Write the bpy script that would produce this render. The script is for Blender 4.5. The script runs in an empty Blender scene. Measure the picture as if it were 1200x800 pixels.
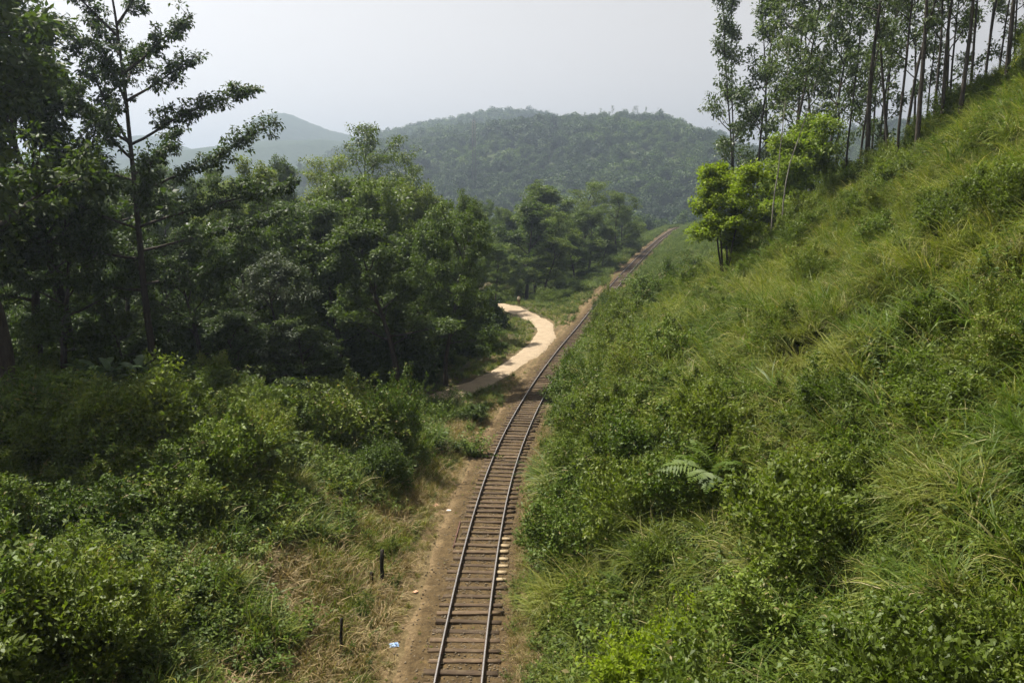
import bpy, math, random
import numpy as np
from mathutils import Vector, Matrix

rad = math.radians
sc = bpy.context.scene
COL = sc.collection

# ------------------------------------------------------------------ camera
CAM_H, PITCH, FPX = 17.0, rad(9.7), 933.0          # FPX for a 1200 px wide picture
cam_d = bpy.data.cameras.new('camera')
cam = bpy.data.objects.new('camera', cam_d)
COL.objects.link(cam)
cam.location = (0, 0, CAM_H)
cam.rotation_euler = (rad(90) - PITCH, 0, 0)
cam_d.sensor_width = 36.0
cam_d.lens = 28.0
cam_d.clip_start = 0.1
cam_d.clip_end = 20000
sc.camera = cam

# ------------------------------------------------------------------ sky, sun, exposure
SUN_DIR = Vector((-0.44, 0.30, 1.0)).normalized()   # towards the sun
elev = math.asin(SUN_DIR.z)
azim = math.atan2(SUN_DIR.x, SUN_DIR.y)             # clockwise from +Y
world = bpy.data.worlds.new('World')
sc.world = world
world.use_nodes = True
wn, wl = world.node_tree.nodes, world.node_tree.links
wn.clear()
w_out = wn.new('ShaderNodeOutputWorld')
w_bg = wn.new('ShaderNodeBackground')
w_sky = wn.new('ShaderNodeTexSky')
w_sky.sky_type = 'NISHITA'
w_sky.sun_disc = False
w_sky.sun_elevation = elev
w_sky.sun_rotation = azim
w_sky.altitude = 1000
w_sky.air_density = 1.0
w_sky.dust_density = 6.0
w_sky.ozone_density = 1.0
w_hs = wn.new('ShaderNodeHueSaturation')
w_hs.inputs['Saturation'].default_value = 0.03
wl.new(w_sky.outputs['Color'], w_hs.inputs['Color'])
w_mx = wn.new('ShaderNodeMix')
w_mx.data_type = 'RGBA'
w_mx.blend_type = 'MULTIPLY'
w_mx.inputs[0].default_value = 1.0
w_mx.inputs[7].default_value = (1.0, .957, .928, 1)
wl.new(w_hs.outputs['Color'], w_mx.inputs[6])
wl.new(w_mx.outputs[2], w_bg.inputs['Color'])
w_bg.inputs['Strength'].default_value = 0.068
wl.new(w_bg.outputs['Background'], w_out.inputs['Surface'])

sun_d = bpy.data.lights.new('sun', 'SUN')
sun_d.energy = 5.0
sun_d.angle = rad(0.6)
sun_d.color = (1.0, 0.945, 0.86)
sun = bpy.data.objects.new('sun', sun_d)
COL.objects.link(sun)
sun.rotation_euler = SUN_DIR.to_track_quat('Z', 'Y').to_euler()
sun.location = (-60, 20, 120)

sc.view_settings.view_transform = 'Standard'
sc.view_settings.look = 'None'
sc.view_settings.gamma = 1.0
sc.view_settings.use_curve_mapping = False
sc.view_settings.exposure = 1.25
cy = sc.cycles
cy.max_bounces = 5
cy.diffuse_bounces = 3
cy.glossy_bounces = 2
cy.transmission_bounces = 3
cy.volume_bounces = 0
cy.transparent_max_bounces = 4
cy.caustics_reflective = False
cy.caustics_refractive = False
cy.use_denoising = True
cy.denoiser = 'OPENIMAGEDENOISE'
cy.denoising_input_passes = 'RGB_ALBEDO_NORMAL'
cy.denoising_prefilter = 'ACCURATE'
cy.use_adaptive_sampling = True
cy.adaptive_threshold = 0.04
cy.adaptive_min_samples = 32
cy.sample_clamp_indirect = 3.0
HAZE_DENSITY = 0.00038

# ------------------------------------------------------------------ helpers
RNG = np.random.default_rng(7)


def sstep(a, b, x):
    t = np.clip((np.asarray(x, float) - a) / (b - a), 0, 1)
    return t * t * (3 - 2 * t)


def unit(v):
    v = np.asarray(v, float)
    return v / np.maximum(np.linalg.norm(v, axis=-1, keepdims=True), 1e-9)


def noise2(x, y, seed=0, oct=4, base=1.0):
    """cheap smooth pseudo noise from rotated sines, about -1..1"""
    r = np.random.default_rng(1000 + seed)
    out = np.zeros(np.broadcast(x, y).shape)
    amp, fr, tot = 1.0, base, 0.0
    for o in range(oct):
        for k in range(3):
            a = r.uniform(0, 6.283); ph = r.uniform(0, 6.283, 2); f = fr * r.uniform(.75, 1.3)
            u = (x * math.cos(a) + y * math.sin(a)) * f
            w = (-x * math.sin(a) + y * math.cos(a)) * f
            out += amp * np.sin(u + ph[0] + 1.3 * np.sin(w * .7 + ph[1])) / 2
        tot += amp
        amp *= .5; fr *= 2.05
    return out / tot


def mesh_np(name, V, F, mat=None, smooth=False, attrs=None):
    """V (n,3), F (m,3|4) index array or list of such arrays"""
    Fs = F if isinstance(F, list) else [F]
    Fs = [np.asarray(f, np.int32) for f in Fs if len(f)]
    me = bpy.data.meshes.new(name)
    V = np.ascontiguousarray(V, np.float32)
    me.vertices.add(len(V))
    me.vertices.foreach_set('co', V.ravel())
    loops = np.concatenate([f.ravel() for f in Fs])
    tot = np.concatenate([np.full(len(f), f.shape[1], np.int32) for f in Fs])
    start = np.concatenate([[0], np.cumsum(tot)[:-1]]).astype(np.int32)
    me.loops.add(len(loops))
    me.loops.foreach_set('vertex_index', loops)
    me.polygons.add(len(tot))
    me.polygons.foreach_set('loop_start', start)
    me.polygons.foreach_set('loop_total', tot)
    if smooth:
        me.polygons.foreach_set('use_smooth', np.ones(len(tot), bool))
    for an, (dom, arr) in (attrs or {}).items():
        at_ = me.attributes.new(an, 'FLOAT', dom)
        at_.data.foreach_set('value', np.ascontiguousarray(arr, np.float32))
    me.update(calc_edges=True)
    me.validate()
    if mat:
        me.materials.append(mat)
    return me


class MB:
    def __init__(s):
        s.V, s.F4, s.F3, s.n = [], [], [], 0

    def add(s, V, F4=None, F3=None):
        V = np.asarray(V, float).reshape(-1, 3)
        s.V.append(V)
        if F4 is not None and len(F4): s.F4.append(np.asarray(F4, np.int64) + s.n)
        if F3 is not None and len(F3): s.F3.append(np.asarray(F3, np.int64) + s.n)
        s.n += len(V)

    def box(s, c, size, R=None):
        h = np.asarray(size, float) / 2
        V = np.array([[x, y, z] for z in (-1, 1) for y in (-1, 1) for x in (-1, 1)], float) * h
        if R is not None: V = V @ np.asarray(R).T
        s.add(V + np.asarray(c, float), [[0, 2, 3, 1], [4, 5, 7, 6], [0, 1, 5, 4], [2, 6, 7, 3], [0, 4, 6, 2], [1, 3, 7, 5]])

    def bar(s, a, b, w, h=None):
        a, b = np.asarray(a, float), np.asarray(b, float)
        d = b - a; L = np.linalg.norm(d); d = d / L
        up = np.array([0, 0, 1.]) if abs(d[2]) < .95 else np.array([1., 0, 0])
        x = unit(np.cross(d, up)); z = np.cross(x, d)
        s.box((a + b) / 2, (w, L, h or w), np.stack([x, d, z], 1))

    def tube(s, P, r, sides=6, cap=True):
        P = np.asarray(P, float); n = len(P)
        r = np.broadcast_to(np.asarray(r, float), (n,))
        T = np.gradient(P, axis=0); T = unit(T)
        ref = np.array([1., 0, 0]) if abs(T[0, 0]) < .8 else np.array([0, 1., 0])
        X = unit(np.cross(T, ref)); Y = np.cross(T, X)
        a = np.arange(sides) * 2 * math.pi / sides
        V = P[:, None] + r[:, None, None] * (np.cos(a)[None, :, None] * X[:, None] + np.sin(a)[None, :, None] * Y[:, None])
        i = np.arange(n - 1)[:, None] * sides; j = np.arange(sides)[None]; k = (j + 1) % sides
        F = np.stack([i + j, i + k, i + sides + k, i + sides + j], -1).reshape(-1, 4)
        V = V.reshape(-1, 3)
        F3 = None
        if cap:
            V = np.vstack([V, P[-1] + T[-1] * r[-1] * .5, P[0]])
            b = (n - 1) * sides
            F3 = [[b + q, b + (q + 1) % sides, n * sides] for q in range(sides)] + [[(q + 1) % sides, q, n * sides + 1] for q in range(sides)]
        s.add(V, F, F3)

    def leaves(s, P, D, N, L, W):
        """kite leaves: base P, axis D, normal N, length L, width W; folded along the midrib"""
        P, D, N = np.asarray(P, float), unit(D), np.asarray(N, float)
        S = unit(np.cross(D, N)); N = np.cross(S, D)
        L = np.broadcast_to(L, (len(P),))[:, None]; W = np.broadcast_to(W, (len(P),))[:, None]
        m = P + D * L * .42
        V = np.stack([P, m + S * W * .5 + N * W * .13, P + D * L - N * L * .12, m - S * W * .5 + N * W * .13], 1)
        n = len(P)
        s.add(V.reshape(-1, 3), np.arange(n * 4).reshape(n, 4))

    def mesh(s, name, mat=None, smooth=False, rnd=False):
        V = np.concatenate(s.V)
        F = []
        if s.F4: F.append(np.concatenate(s.F4))
        if s.F3: F.append(np.concatenate(s.F3))
        attrs = None
        if rnd:
            nf = sum(len(f) for f in F)
            attrs = {'rnd': ('FACE', np.random.default_rng(len(V)).random(nf))}
        return mesh_np(name, V, F, mat, smooth, attrs)


def obj(name, me, parent=None, loc=None, rot=None, scl=None):
    o = bpy.data.objects.new(name, me)
    COL.objects.link(o)
    if parent: o.parent = parent
    if loc is not None: o.location = loc
    if rot is not None: o.rotation_euler = rot
    if scl is not None: o.scale = scl
    return o


def tag(o, label=None, cat=None, group=None, kind=None):
    if label: o['label'] = label
    if cat: o['category'] = cat
    if group: o['group'] = group
    if kind: o['kind'] = kind
    return o


# ------------------------------------------------------------------ materials
def nt(name):
    m = bpy.data.materials.new(name)
    m.use_nodes = True
    t = m.node_tree
    t.nodes.clear()
    out = t.nodes.new('ShaderNodeOutputMaterial')
    return m, t, out


def ramp(t, stops, fac=None):
    r = t.nodes.new('ShaderNodeValToRGB')
    e = r.color_ramp.elements
    while len(e) < len(stops): e.new(0.5)
    for el, (p, c) in zip(e, stops):
        el.position = p
        el.color = (*c, 1)
    if fac is not None: t.links.new(fac, r.inputs['Fac'])
    return r.outputs['Color']


def noise(t, scale, detail=4, rough=.55, vec=None):
    n = t.nodes.new('ShaderNodeTexNoise')
    n.inputs['Scale'].default_value = scale
    n.inputs['Detail'].default_value = detail
    n.inputs['Roughness'].default_value = rough
    if vec is None:
        vec = t.nodes.new('ShaderNodeNewGeometry').outputs['Position']
    t.links.new(vec, n.inputs['Vector'])
    return n.outputs['Fac']


def mixc(t, a, b, fac, mode='MIX'):
    m = t.nodes.new('ShaderNodeMix')
    m.data_type = 'RGBA'
    m.blend_type = mode
    for sock, v in ((m.inputs[6], a), (m.inputs[7], b), (m.inputs[0], fac)):
        if isinstance(v, (int, float)): sock.default_value = v
        elif isinstance(v, tuple): sock.default_value = (*v, 1)
        else: t.links.new(v, sock)
    return m.outputs[2]


def math_n(t, op, a, b=None, clamp=False):
    m = t.nodes.new('ShaderNodeMath')
    m.operation = op
    m.use_clamp = clamp
    for i, v in enumerate((a, b)):
        if v is None: continue
        if isinstance(v, (int, float)): m.inputs[i].default_value = v
        else: t.links.new(v, m.inputs[i])
    return m.outputs[0]


def attr(t, name):
    a = t.nodes.new('ShaderNodeAttribute')
    a.attribute_name = name
    return a.outputs['Fac']


def bump(t, h, dist, strength=1.0):
    b = t.nodes.new('ShaderNodeBump')
    b.inputs['Strength'].default_value = strength
    b.inputs['Distance'].default_value = dist
    t.links.new(h, b.inputs['Height'])
    return b.outputs['Normal']


def principled(t, out, col, rough=.7, spec=.3, metal=0.0, normal=None):
    p = t.nodes.new('ShaderNodeBsdfPrincipled')
    for k, v in (('Base Color', col), ('Roughness', rough), ('Specular IOR Level', spec), ('Metallic', metal)):
        if isinstance(v, (int, float)): p.inputs[k].default_value = v
        elif isinstance(v, tuple): p.inputs[k].default_value = (*v, 1)
        else: t.links.new(v, p.inputs[k])
    if normal: t.links.new(normal, p.inputs['Normal'])
    if out: t.links.new(p.outputs[0], out.inputs['Surface'])
    return p.outputs[0]


def leaf_mat(name, lo, mid, hi, trans=.32, rough=.55, spec=.2, odd=None, patch=0.0, sere=None, broad=False):
    """leaf colours vary per leaf, per plant and in soft patches through the plant"""
    m, t, out = nt(name)
    a = attr(t, 'rnd')
    oi = t.nodes.new('ShaderNodeObjectInfo').outputs['Random']
    n = noise(t, .55, 2)
    f = math_n(t, 'ADD', math_n(t, 'MULTIPLY', a, .42), math_n(t, 'MULTIPLY', oi, .38))
    f = math_n(t, 'ADD', f, math_n(t, 'MULTIPLY', n, .55))
    f = math_n(t, 'SUBTRACT', f, .17)
    c = ramp(t, [(.12, lo), (.5, mid), (.92, hi)], f)
    if odd:
        hit = math_n(t, 'GREATER_THAN', a, .965)
        c = mixc(t, c, odd, hit)
    if patch:
        pn = noise(t, .16, 3)
        c = mixc(t, c, hi, ramp(t, [(.5, (0, 0, 0)), (.66, (patch,) * 3)], pn))
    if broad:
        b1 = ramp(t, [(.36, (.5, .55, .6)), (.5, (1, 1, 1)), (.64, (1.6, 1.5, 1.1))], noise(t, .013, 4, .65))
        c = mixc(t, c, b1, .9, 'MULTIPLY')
    if sere:
        c = mixc(t, c, sere, ramp(t, [(.56, (0, 0, 0)), (.7, (.65, .65, .65))], noise(t, .42, 4, .6)))
    d = principled(t, None, c, rough, spec)
    tr = t.nodes.new('ShaderNodeBsdfTranslucent')
    tc = mixc(t, c, (1.0, 1.12, .45), 1.0, 'MULTIPLY')
    t.links.new(tc, tr.inputs['Color'])
    mx = t.nodes.new('ShaderNodeMixShader')
    mx.inputs[0].default_value = trans
    t.links.new(d, mx.inputs[1])
    t.links.new(tr.outputs[0], mx.inputs[2])
    t.links.new(mx.outputs[0], out.inputs['Surface'])
    return m


def bark_mat(name, dark, light, scale=6.0):
    m, t, out = nt(name)
    tc = t.nodes.new('ShaderNodeTexCoord').outputs['Object']
    mp = t.nodes.new('ShaderNodeMapping')
    mp.inputs['Scale'].default_value = (1, 1, .25)
    t.links.new(tc, mp.inputs['Vector'])
    n = noise(t, scale, 5, .65, mp.outputs[0])
    c = ramp(t, [(.32, dark), (.68, light)], n)
    principled(t, out, c, .85, .15, 0, bump(t, n, .04))
    return m


M = {}
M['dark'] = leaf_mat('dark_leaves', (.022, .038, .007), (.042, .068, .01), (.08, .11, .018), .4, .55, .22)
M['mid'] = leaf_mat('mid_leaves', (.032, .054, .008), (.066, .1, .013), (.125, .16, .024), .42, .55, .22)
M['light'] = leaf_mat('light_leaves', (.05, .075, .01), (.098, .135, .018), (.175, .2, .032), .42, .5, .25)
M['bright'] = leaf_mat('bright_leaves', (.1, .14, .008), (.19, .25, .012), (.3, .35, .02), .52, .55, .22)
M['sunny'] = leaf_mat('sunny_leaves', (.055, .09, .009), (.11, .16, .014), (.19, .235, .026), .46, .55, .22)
M['grey'] = leaf_mat('greyish_leaves', (.03, .042, .02), (.06, .078, .036), (.11, .13, .066), .28, .55, .22)
M['stand'] = leaf_mat('stand_leaves', (.035, .055, .015), (.062, .092, .026), (.11, .14, .045), .34, .5, .35)
M['herb'] = leaf_mat('herb_leaves', (.035, .062, .007), (.08, .122, .013), (.155, .195, .028), .32, .55, .22, odd=(.2, .17, .07))
M['herb2'] = leaf_mat('weed_leaves', (.045, .066, .009), (.105, .138, .018), (.18, .205, .036), .38, .55, .2, odd=(.24, .19, .08))
M['grass'] = leaf_mat('grass_blades', (.048, .07, .008), (.12, .145, .018), (.218, .225, .045), .36, .55, .22, odd=(.36, .3, .15), patch=.35, sere=(.17, .135, .06))
M['lush'] = leaf_mat('lush_blades', (.036, .066, .008), (.075, .12, .014), (.14, .185, .03), .4, .5, .25, odd=(.3, .27, .12))
M['dry'] = leaf_mat('dry_blades', (.12, .09, .035), (.24, .175, .075), (.4, .31, .16), .25, .6, .3, odd=(.1, .13, .03))
M['fern'] = leaf_mat('fern_fronds', (.038, .068, .008), (.066, .102, .013), (.1, .14, .022), .38, .55, .22)
M['bigleaf'] = leaf_mat('big_glossy_leaves', (.03, .06, .016), (.05, .09, .026), (.09, .13, .05), .25, .4, .3)
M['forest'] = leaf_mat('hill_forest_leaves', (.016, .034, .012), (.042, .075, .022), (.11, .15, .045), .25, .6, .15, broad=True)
M['bark'] = bark_mat('dark_bark', (.018, .014, .01), (.06, .047, .034))
M['bark_stand'] = bark_mat('stand_bark', (.02, .017, .013), (.075, .063, .048), 5)
M['bark_pale'] = bark_mat('pale_bark', (.1, .09, .07), (.3, .28, .235), 4)
M['stem'] = bark_mat('shrub_stems', (.04, .03, .015), (.1, .075, .04), 10)


def ground_material():
    m, t, out = nt('hillside_soil_and_litter')
    n1, n2, n3 = noise(t, .35, 5), noise(t, 3.0, 5, .65), noise(t, 22, 4, .7)
    c = ramp(t, [(.35, (.035, .036, .013)), (.55, (.06, .052, .022)), (.72, (.105, .078, .04))], n1)
    c2 = ramp(t, [(.3, (.022, .024, .01)), (.7, (.115, .088, .045))], n2)
    c = mixc(t, c, c2, .55)
    dry = attr(t, 'dry')
    dcol = ramp(t, [(.3, (.06, .045, .02)), (.52, (.12, .088, .042)), (.75, (.19, .145, .075))], n2)
    c = mixc(t, c, dcol, dry)
    principled(t, out, c, .95, .1, 0, bump(t, math_n(t, 'ADD', n2, math_n(t, 'MULTIPLY', n3, .4)), .12))
    return m


def bed_material():
    m, t, out = nt('earth_filled_ballast')
    d = attr(t, 'lat')
    n1, n2, n3 = noise(t, .8, 4), noise(t, 7.0, 5, .7), noise(t, 34, 3, .75)
    dirt = ramp(t, [(.28, (.04, .027, .012)), (.5, (.095, .064, .028)), (.74, (.165, .115, .052))], n2)
    stone = ramp(t, [(.35, (.025, .018, .01)), (.6, (.1, .072, .038)), (.74, (.19, .143, .085))], n3)
    c = mixc(t, dirt, stone, .42)
    tan = ramp(t, [(.3, (.1, .069, .034)), (.55, (.185, .132, .07)), (.8, (.27, .2, .115))], n2)
    wob = math_n(t, 'ADD', d, math_n(t, 'MULTIPLY', math_n(t, 'SUBTRACT', n1, .5), 1.3))
    path = math_n(t, 'SUBTRACT', 1.0, math_n(t, 'DIVIDE', math_n(t, 'ABSOLUTE', math_n(t, 'ADD', wob, 2.75)), .8), True)
    c = mixc(t, c, tan, math_n(t, 'MULTIPLY', path, 1.5, True))
    litter = ramp(t, [(.3, (.06, .05, .02)), (.5, (.13, .098, .05)), (.7, (.2, .15, .085))], n2)
    edge = math_n(t, 'DIVIDE', math_n(t, 'SUBTRACT', math_n(t, 'ABSOLUTE', math_n(t, 'ADD', wob, .6)), 2.5), .7, True)
    c = mixc(t, c, litter, edge)
    grey = ramp(t, [(.3, (.1, .095, .088)), (.7, (.3, .285, .27))], n3)
    fars = attr(t, 'far')
    mid = math_n(t, 'SUBTRACT', 1.0, math_n(t, 'DIVIDE', math_n(t, 'ABSOLUTE', d), 1.3), True)
    c = mixc(t, c, grey, math_n(t, 'MULTIPLY', math_n(t, 'MULTIPLY', mid, 3.0, True), fars))
    c = mixc(t, c, ramp(t, [(.3, (.45, .42, .38)), (.55, (1, 1, 1)), (.75, (1.35, 1.25, 1.05))], noise(t, 1.7, 5, .7)), .8, 'MULTIPLY')
    principled(t, out, c, .95, .1, 0, bump(t, math_n(t, 'ADD', n2, math_n(t, 'MULTIPLY', n3, .6)), .06))
    return m


def gravel_material():
    m, t, out = nt('pale_sandy_gravel')
    n1, n2, n3 = noise(t, .9, 4), noise(t, 5.0, 5, .7), noise(t, 40, 3, .7)
    c = ramp(t, [(.3, (.185, .142, .092)), (.5, (.255, .2, .135)), (.75, (.335, .27, .19))], n2)
    c = mixc(t, c, ramp(t, [(.35, (.17, .125, .075)), (.65, (.37, .3, .205))], n1), .35)
    c = mixc(t, c, ramp(t, [(.3, (.17, .125, .075)), (.7, (.45, .35, .24))], n3), .25)
    principled(t, out, c, .95, .1, 0, bump(t, n2, .05))
    return m


def wood_material(name, dark, light, grey):
    m, t, out = nt(name)
    tc = t.nodes.new('ShaderNodeTexCoord').outputs['Object']
    oi = t.nodes.new('ShaderNodeObjectInfo')
    va = t.nodes.new('ShaderNodeVectorMath'); va.operation = 'ADD'
    cmb = t.nodes.new('ShaderNodeCombineXYZ')
    t.links.new(math_n(t, 'MULTIPLY', oi.outputs['Random'], 60.0), cmb.inputs[0])
    t.links.new(tc, va.inputs[0]); t.links.new(cmb.outputs[0], va.inputs[1])
    mp = t.nodes.new('ShaderNodeMapping')
    mp.inputs['Scale'].default_value = (.6, 9, 9)
    t.links.new(va.outputs[0], mp.inputs['Vector'])
    n = noise(t, 3.5, 6, .7, mp.outputs[0])
    n2 = noise(t, 2.2, 4, .6, va.outputs[0])
    c = ramp(t, [(.3, dark), (.62, light), (.8, grey)], n)
    c = mixc(t, c, (.12, .088, .05), ramp(t, [(.48, (0, 0, 0)), (.68, (.75, .75, .75))], n2))
    k = math_n(t, 'ADD', math_n(t, 'MULTIPLY', oi.outputs['Random'], .7), .65)
    cc = t.nodes.new('ShaderNodeCombineXYZ')
    for i in range(3): t.links.new(k, cc.inputs[i])
    c = mixc(t, c, cc.outputs[0], 1.0, 'MULTIPLY')
    principled(t, out, c, .85, .2, 0, bump(t, n, .02))
    return m


def simple(name, a, b, scale=8, rough=.7, spec=.3, metal=0.0):
    m, t, out = nt(name)
    n = noise(t, scale, 4, .6)
    principled(t, out, ramp(t, [(.3, a), (.7, b)], n), rough, spec, metal, bump(t, n, .01, .5))
    return m


def rail_material():
    m, t, out = nt('worn_rail_steel')
    g = t.nodes.new('ShaderNodeNewGeometry')
    s = t.nodes.new('ShaderNodeSeparateXYZ')
    t.links.new(g.outputs['Normal'], s.inputs[0])
    h = attr(t, 'head')
    top = math_n(t, 'MULTIPLY', h, math_n(t, 'GREATER_THAN', s.outputs[2], .8))
    n = noise(t, 9, 5, .7)
    rust = ramp(t, [(.3, (.03, .019, .014)), (.7, (.095, .056, .038))], n)
    steel = ramp(t, [(.3, (.24, .225, .21)), (.7, (.42, .4, .38))], n)
    c = mixc(t, rust, steel, top)
    ro = math_n(t, 'SUBTRACT', .8, math_n(t, 'MULTIPLY', top, .42))
    principled(t, out, c, ro, .4, math_n(t, 'MULTIPLY', top, .75))
    return m


M['ground'] = ground_material()
M['bed'] = bed_material()
M['gravel'] = gravel_material()
M['sleeper'] = wood_material('weathered_sleeper_timber', (.026, .017, .01), (.095, .063, .036), (.17, .125, .078))
M['sleeper_new'] = simple('pale_sleeper_timber', (.17, .125, .068), (.36, .28, .17), 12, .8, .2)
M['rail'] = rail_material()
M['rust'] = simple('rusty_steel', (.05, .026, .018), (.13, .06, .04), 9, .8, .3)
M['stone'] = simple('ballast_stone', (.06, .045, .028), (.17, .135, .09), 6, .9, .2)
M['post'] = simple('dark_fence_timber', (.012, .011, .009), (.035, .03, .024), 14, .9, .15)

# ------------------------------------------------------------------ the railway line in plan and the land
_kY = np.array([-30, 0, 26, 36, 50, 72, 98, 112, 144, 191, 238, 285, 330, 355], float)
_kX = np.array([-2.0, -2.15, -2.0, -1.68, -0.85, 2.35, 7.4, 10.5, 17.4, 28.6, 40.4, 52.6, 65.2, 73.0], float)
_yy = np.arange(-30, 355.01, 1.0)
_xx = np.interp(_yy, _kY, _kX)
for _ in range(4):
    _p = np.pad(_xx, 6, mode='reflect', reflect_type='odd')
    _xx = np.convolve(_p, np.ones(13) / 13, 'valid')
_pts = [np.array([a, b]) for a, b in zip(_xx, _yy)]
_h = math.atan2(_xx[-1] - _xx[-5], _yy[-1] - _yy[-5])
for k in range(120):                                   # the far bend to the right
    _h += 0.0165 if k < 62 else 0.004
    _pts.append(_pts[-1] + np.array([math.sin(_h), math.cos(_h)]))
TR = np.array(_pts)
_seg = np.linalg.norm(np.diff(TR, axis=0), axis=1)
TS = np.concatenate([[0], np.cumsum(_seg)])
TT = unit(np.gradient(TR, axis=0))
_v = np.clip(TR[:, 1] - 100, 0, None)
_rise = np.where(_v < 20, _v * _v * .0007, .28 + .028 * (_v - 20))
TZ = np.where(np.arange(len(TR)) > len(_yy), np.minimum(_rise, 7.0), np.minimum(_rise, 7.2))


def track_at(s):
    """position, tangent, normal (to the right) and height at arc length s"""
    x = np.interp(s, TS, TR[:, 0]); y = np.interp(s, TS, TR[:, 1]); z = np.interp(s, TS, TZ)
    t = unit(np.stack([np.interp(s, TS, TT[:, 0]), np.interp(s, TS, TT[:, 1])], -1))
    return np.stack([x, y], -1), t, np.stack([t[..., 1], -t[..., 0]], -1), z


def track_coords(X, Y):
    sh = np.broadcast(X, Y).shape
    P = np.stack([np.broadcast_to(X, sh).ravel(), np.broadcast_to(Y, sh).ravel()], 1).astype(float)
    d = np.empty(len(P)); zc = np.empty(len(P)); ss = np.empty(len(P))
    T2 = TR[::2]
    for a in range(0, len(P), 20000):
        q = P[a:a + 20000]
        D2 = (q[:, None, 0] - T2[None, :, 0]) ** 2 + (q[:, None, 1] - T2[None, :, 1]) ** 2
        i = np.argmin(D2, 1) * 2
        r = q - TR[i]
        al = (r * TT[i]).sum(1)
        la = r[:, 0] * TT[i, 1] - r[:, 1] * TT[i, 0]
        end = (i >= len(TR) - 2) | (i <= 1)
        dist = np.sqrt(np.where(end, (r ** 2).sum(1), la ** 2))
        d[a:a + 20000] = np.sign(la) * dist
        ss[a:a + 20000] = TS[i] + al
        zc[a:a + 20000] = np.interp(TS[i] + al, TS, TZ)
    return ss.reshape(sh), d.reshape(sh), zc.reshape(sh)


def terr(X, Y):
    X = np.asarray(X, float); Y = np.asarray(Y, float)
    s, d, zc = track_coords(X, Y)
    a = np.clip(-d, 0, None); r = np.clip(d, 0, None)
    near = 1 - sstep(50, 62, Y)
    fall = sstep(128, 160, Y)
    far = sstep(230, 420, Y)
    # left of the line
    left = near * (.42 * np.clip(a - 4.0, 0, 9) + .03 * np.clip(a - 13.0, 0, 40))
    left += (1 - near) * .15 * np.clip(a - 20, 0, 50) * (1 - fall * .7)
    left -= fall * .34 * np.clip(a - 4.5, 0, 15)
    # right of the line: a steep hillside that turns away beyond the spur
    plane = .76 * np.clip(r - 2.9, 0, None)
    plane = np.minimum(plane, 34 + .12 * r)
    low = np.minimum(.34 * np.clip(r - 2.9, 0, None), 9 + .02 * r)
    spur = plane - .62 * np.clip(Y - 67 - 1.5 * np.clip(24 - r, 0, 14), 0, None)
    right = np.minimum(plane, np.maximum(low, spur))
    right *= 1 - .55 * fall * sstep(14, 40, r)
    right += 2.1 * np.exp(-((Y - 104) / 13) ** 2) * sstep(2.4, 5.0, r) * (1 - sstep(9, 16, r))
    base = zc * (1 - sstep(30, 120, np.abs(d)) * .6)
    z = base + np.where(d < 0, left, right)
    z -= far * 26 * sstep(14, 70, np.abs(d)) * np.where(Y > 0, 1, 0)
    # the slope above the tunnel mouth, where the camera stands
    nh = np.clip(.74 * (20.5 - Y), -50, 15.1)
    z = np.maximum(z, nh)
    off = sstep(4.2, 9, np.abs(d))
    z += off * (.45 * noise2(X, Y, 1, 3, .23) + .16 * noise2(X, Y, 2, 2, 1.1))
    z += .75 * noise2(X, Y, 3, 2, .42) * sstep(10, 15, a) * near
    z += (.5 * noise2(X, Y, 4, 2, .95) + .22 * noise2(X, Y, 6, 2, 2.2)) * sstep(4.5, 8, r)
    z -= .12 * (1 - sstep(1.7, 2.6, np.abs(d)))        # room for the track bed sheet
    return z


def ray_dir(px, py):
    u = (px - 600) / FPX; v = (400 - py) / FPX
    return np.array([u, math.cos(PITCH) + v * math.sin(PITCH), -math.sin(PITCH) + v * math.cos(PITCH)])


def hit(px, py, tmax=400):
    """where a line of sight meets the land"""
    d = ray_dir(px, py)
    t = np.arange(8, tmax, .25)
    P = d[None] * t[:, None]
    z = terr(P[:, 0], P[:, 1])
    b = np.nonzero(CAM_H + P[:, 2] < z)[0]
    i = b[0] if len(b) else len(t) - 1
    return np.array([P[i, 0], P[i, 1], z[i]])


def at(px, Y):
    """the point of the land at distance Y seen in picture column px"""
    z = 0.0
    for _ in range(4):
        X = (px - 600) / FPX * (Y * math.cos(PITCH) + (CAM_H - z) * math.sin(PITCH))
        z = float(terr(np.array([X]), np.array([Y]))[0])
    return np.array([X, Y, z])


def z_seen(py, Y):
    d = ray_dir(600, py)
    return CAM_H + d[2] / d[1] * Y


# ground sheet: fine near the line, coarse towards the horizon
def warp(n, lo, hi, c, fine):
    u = np.linspace(math.asinh((lo - c) / fine), math.asinh((hi - c) / fine), n)
    return c + fine * np.sinh(u)


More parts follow.
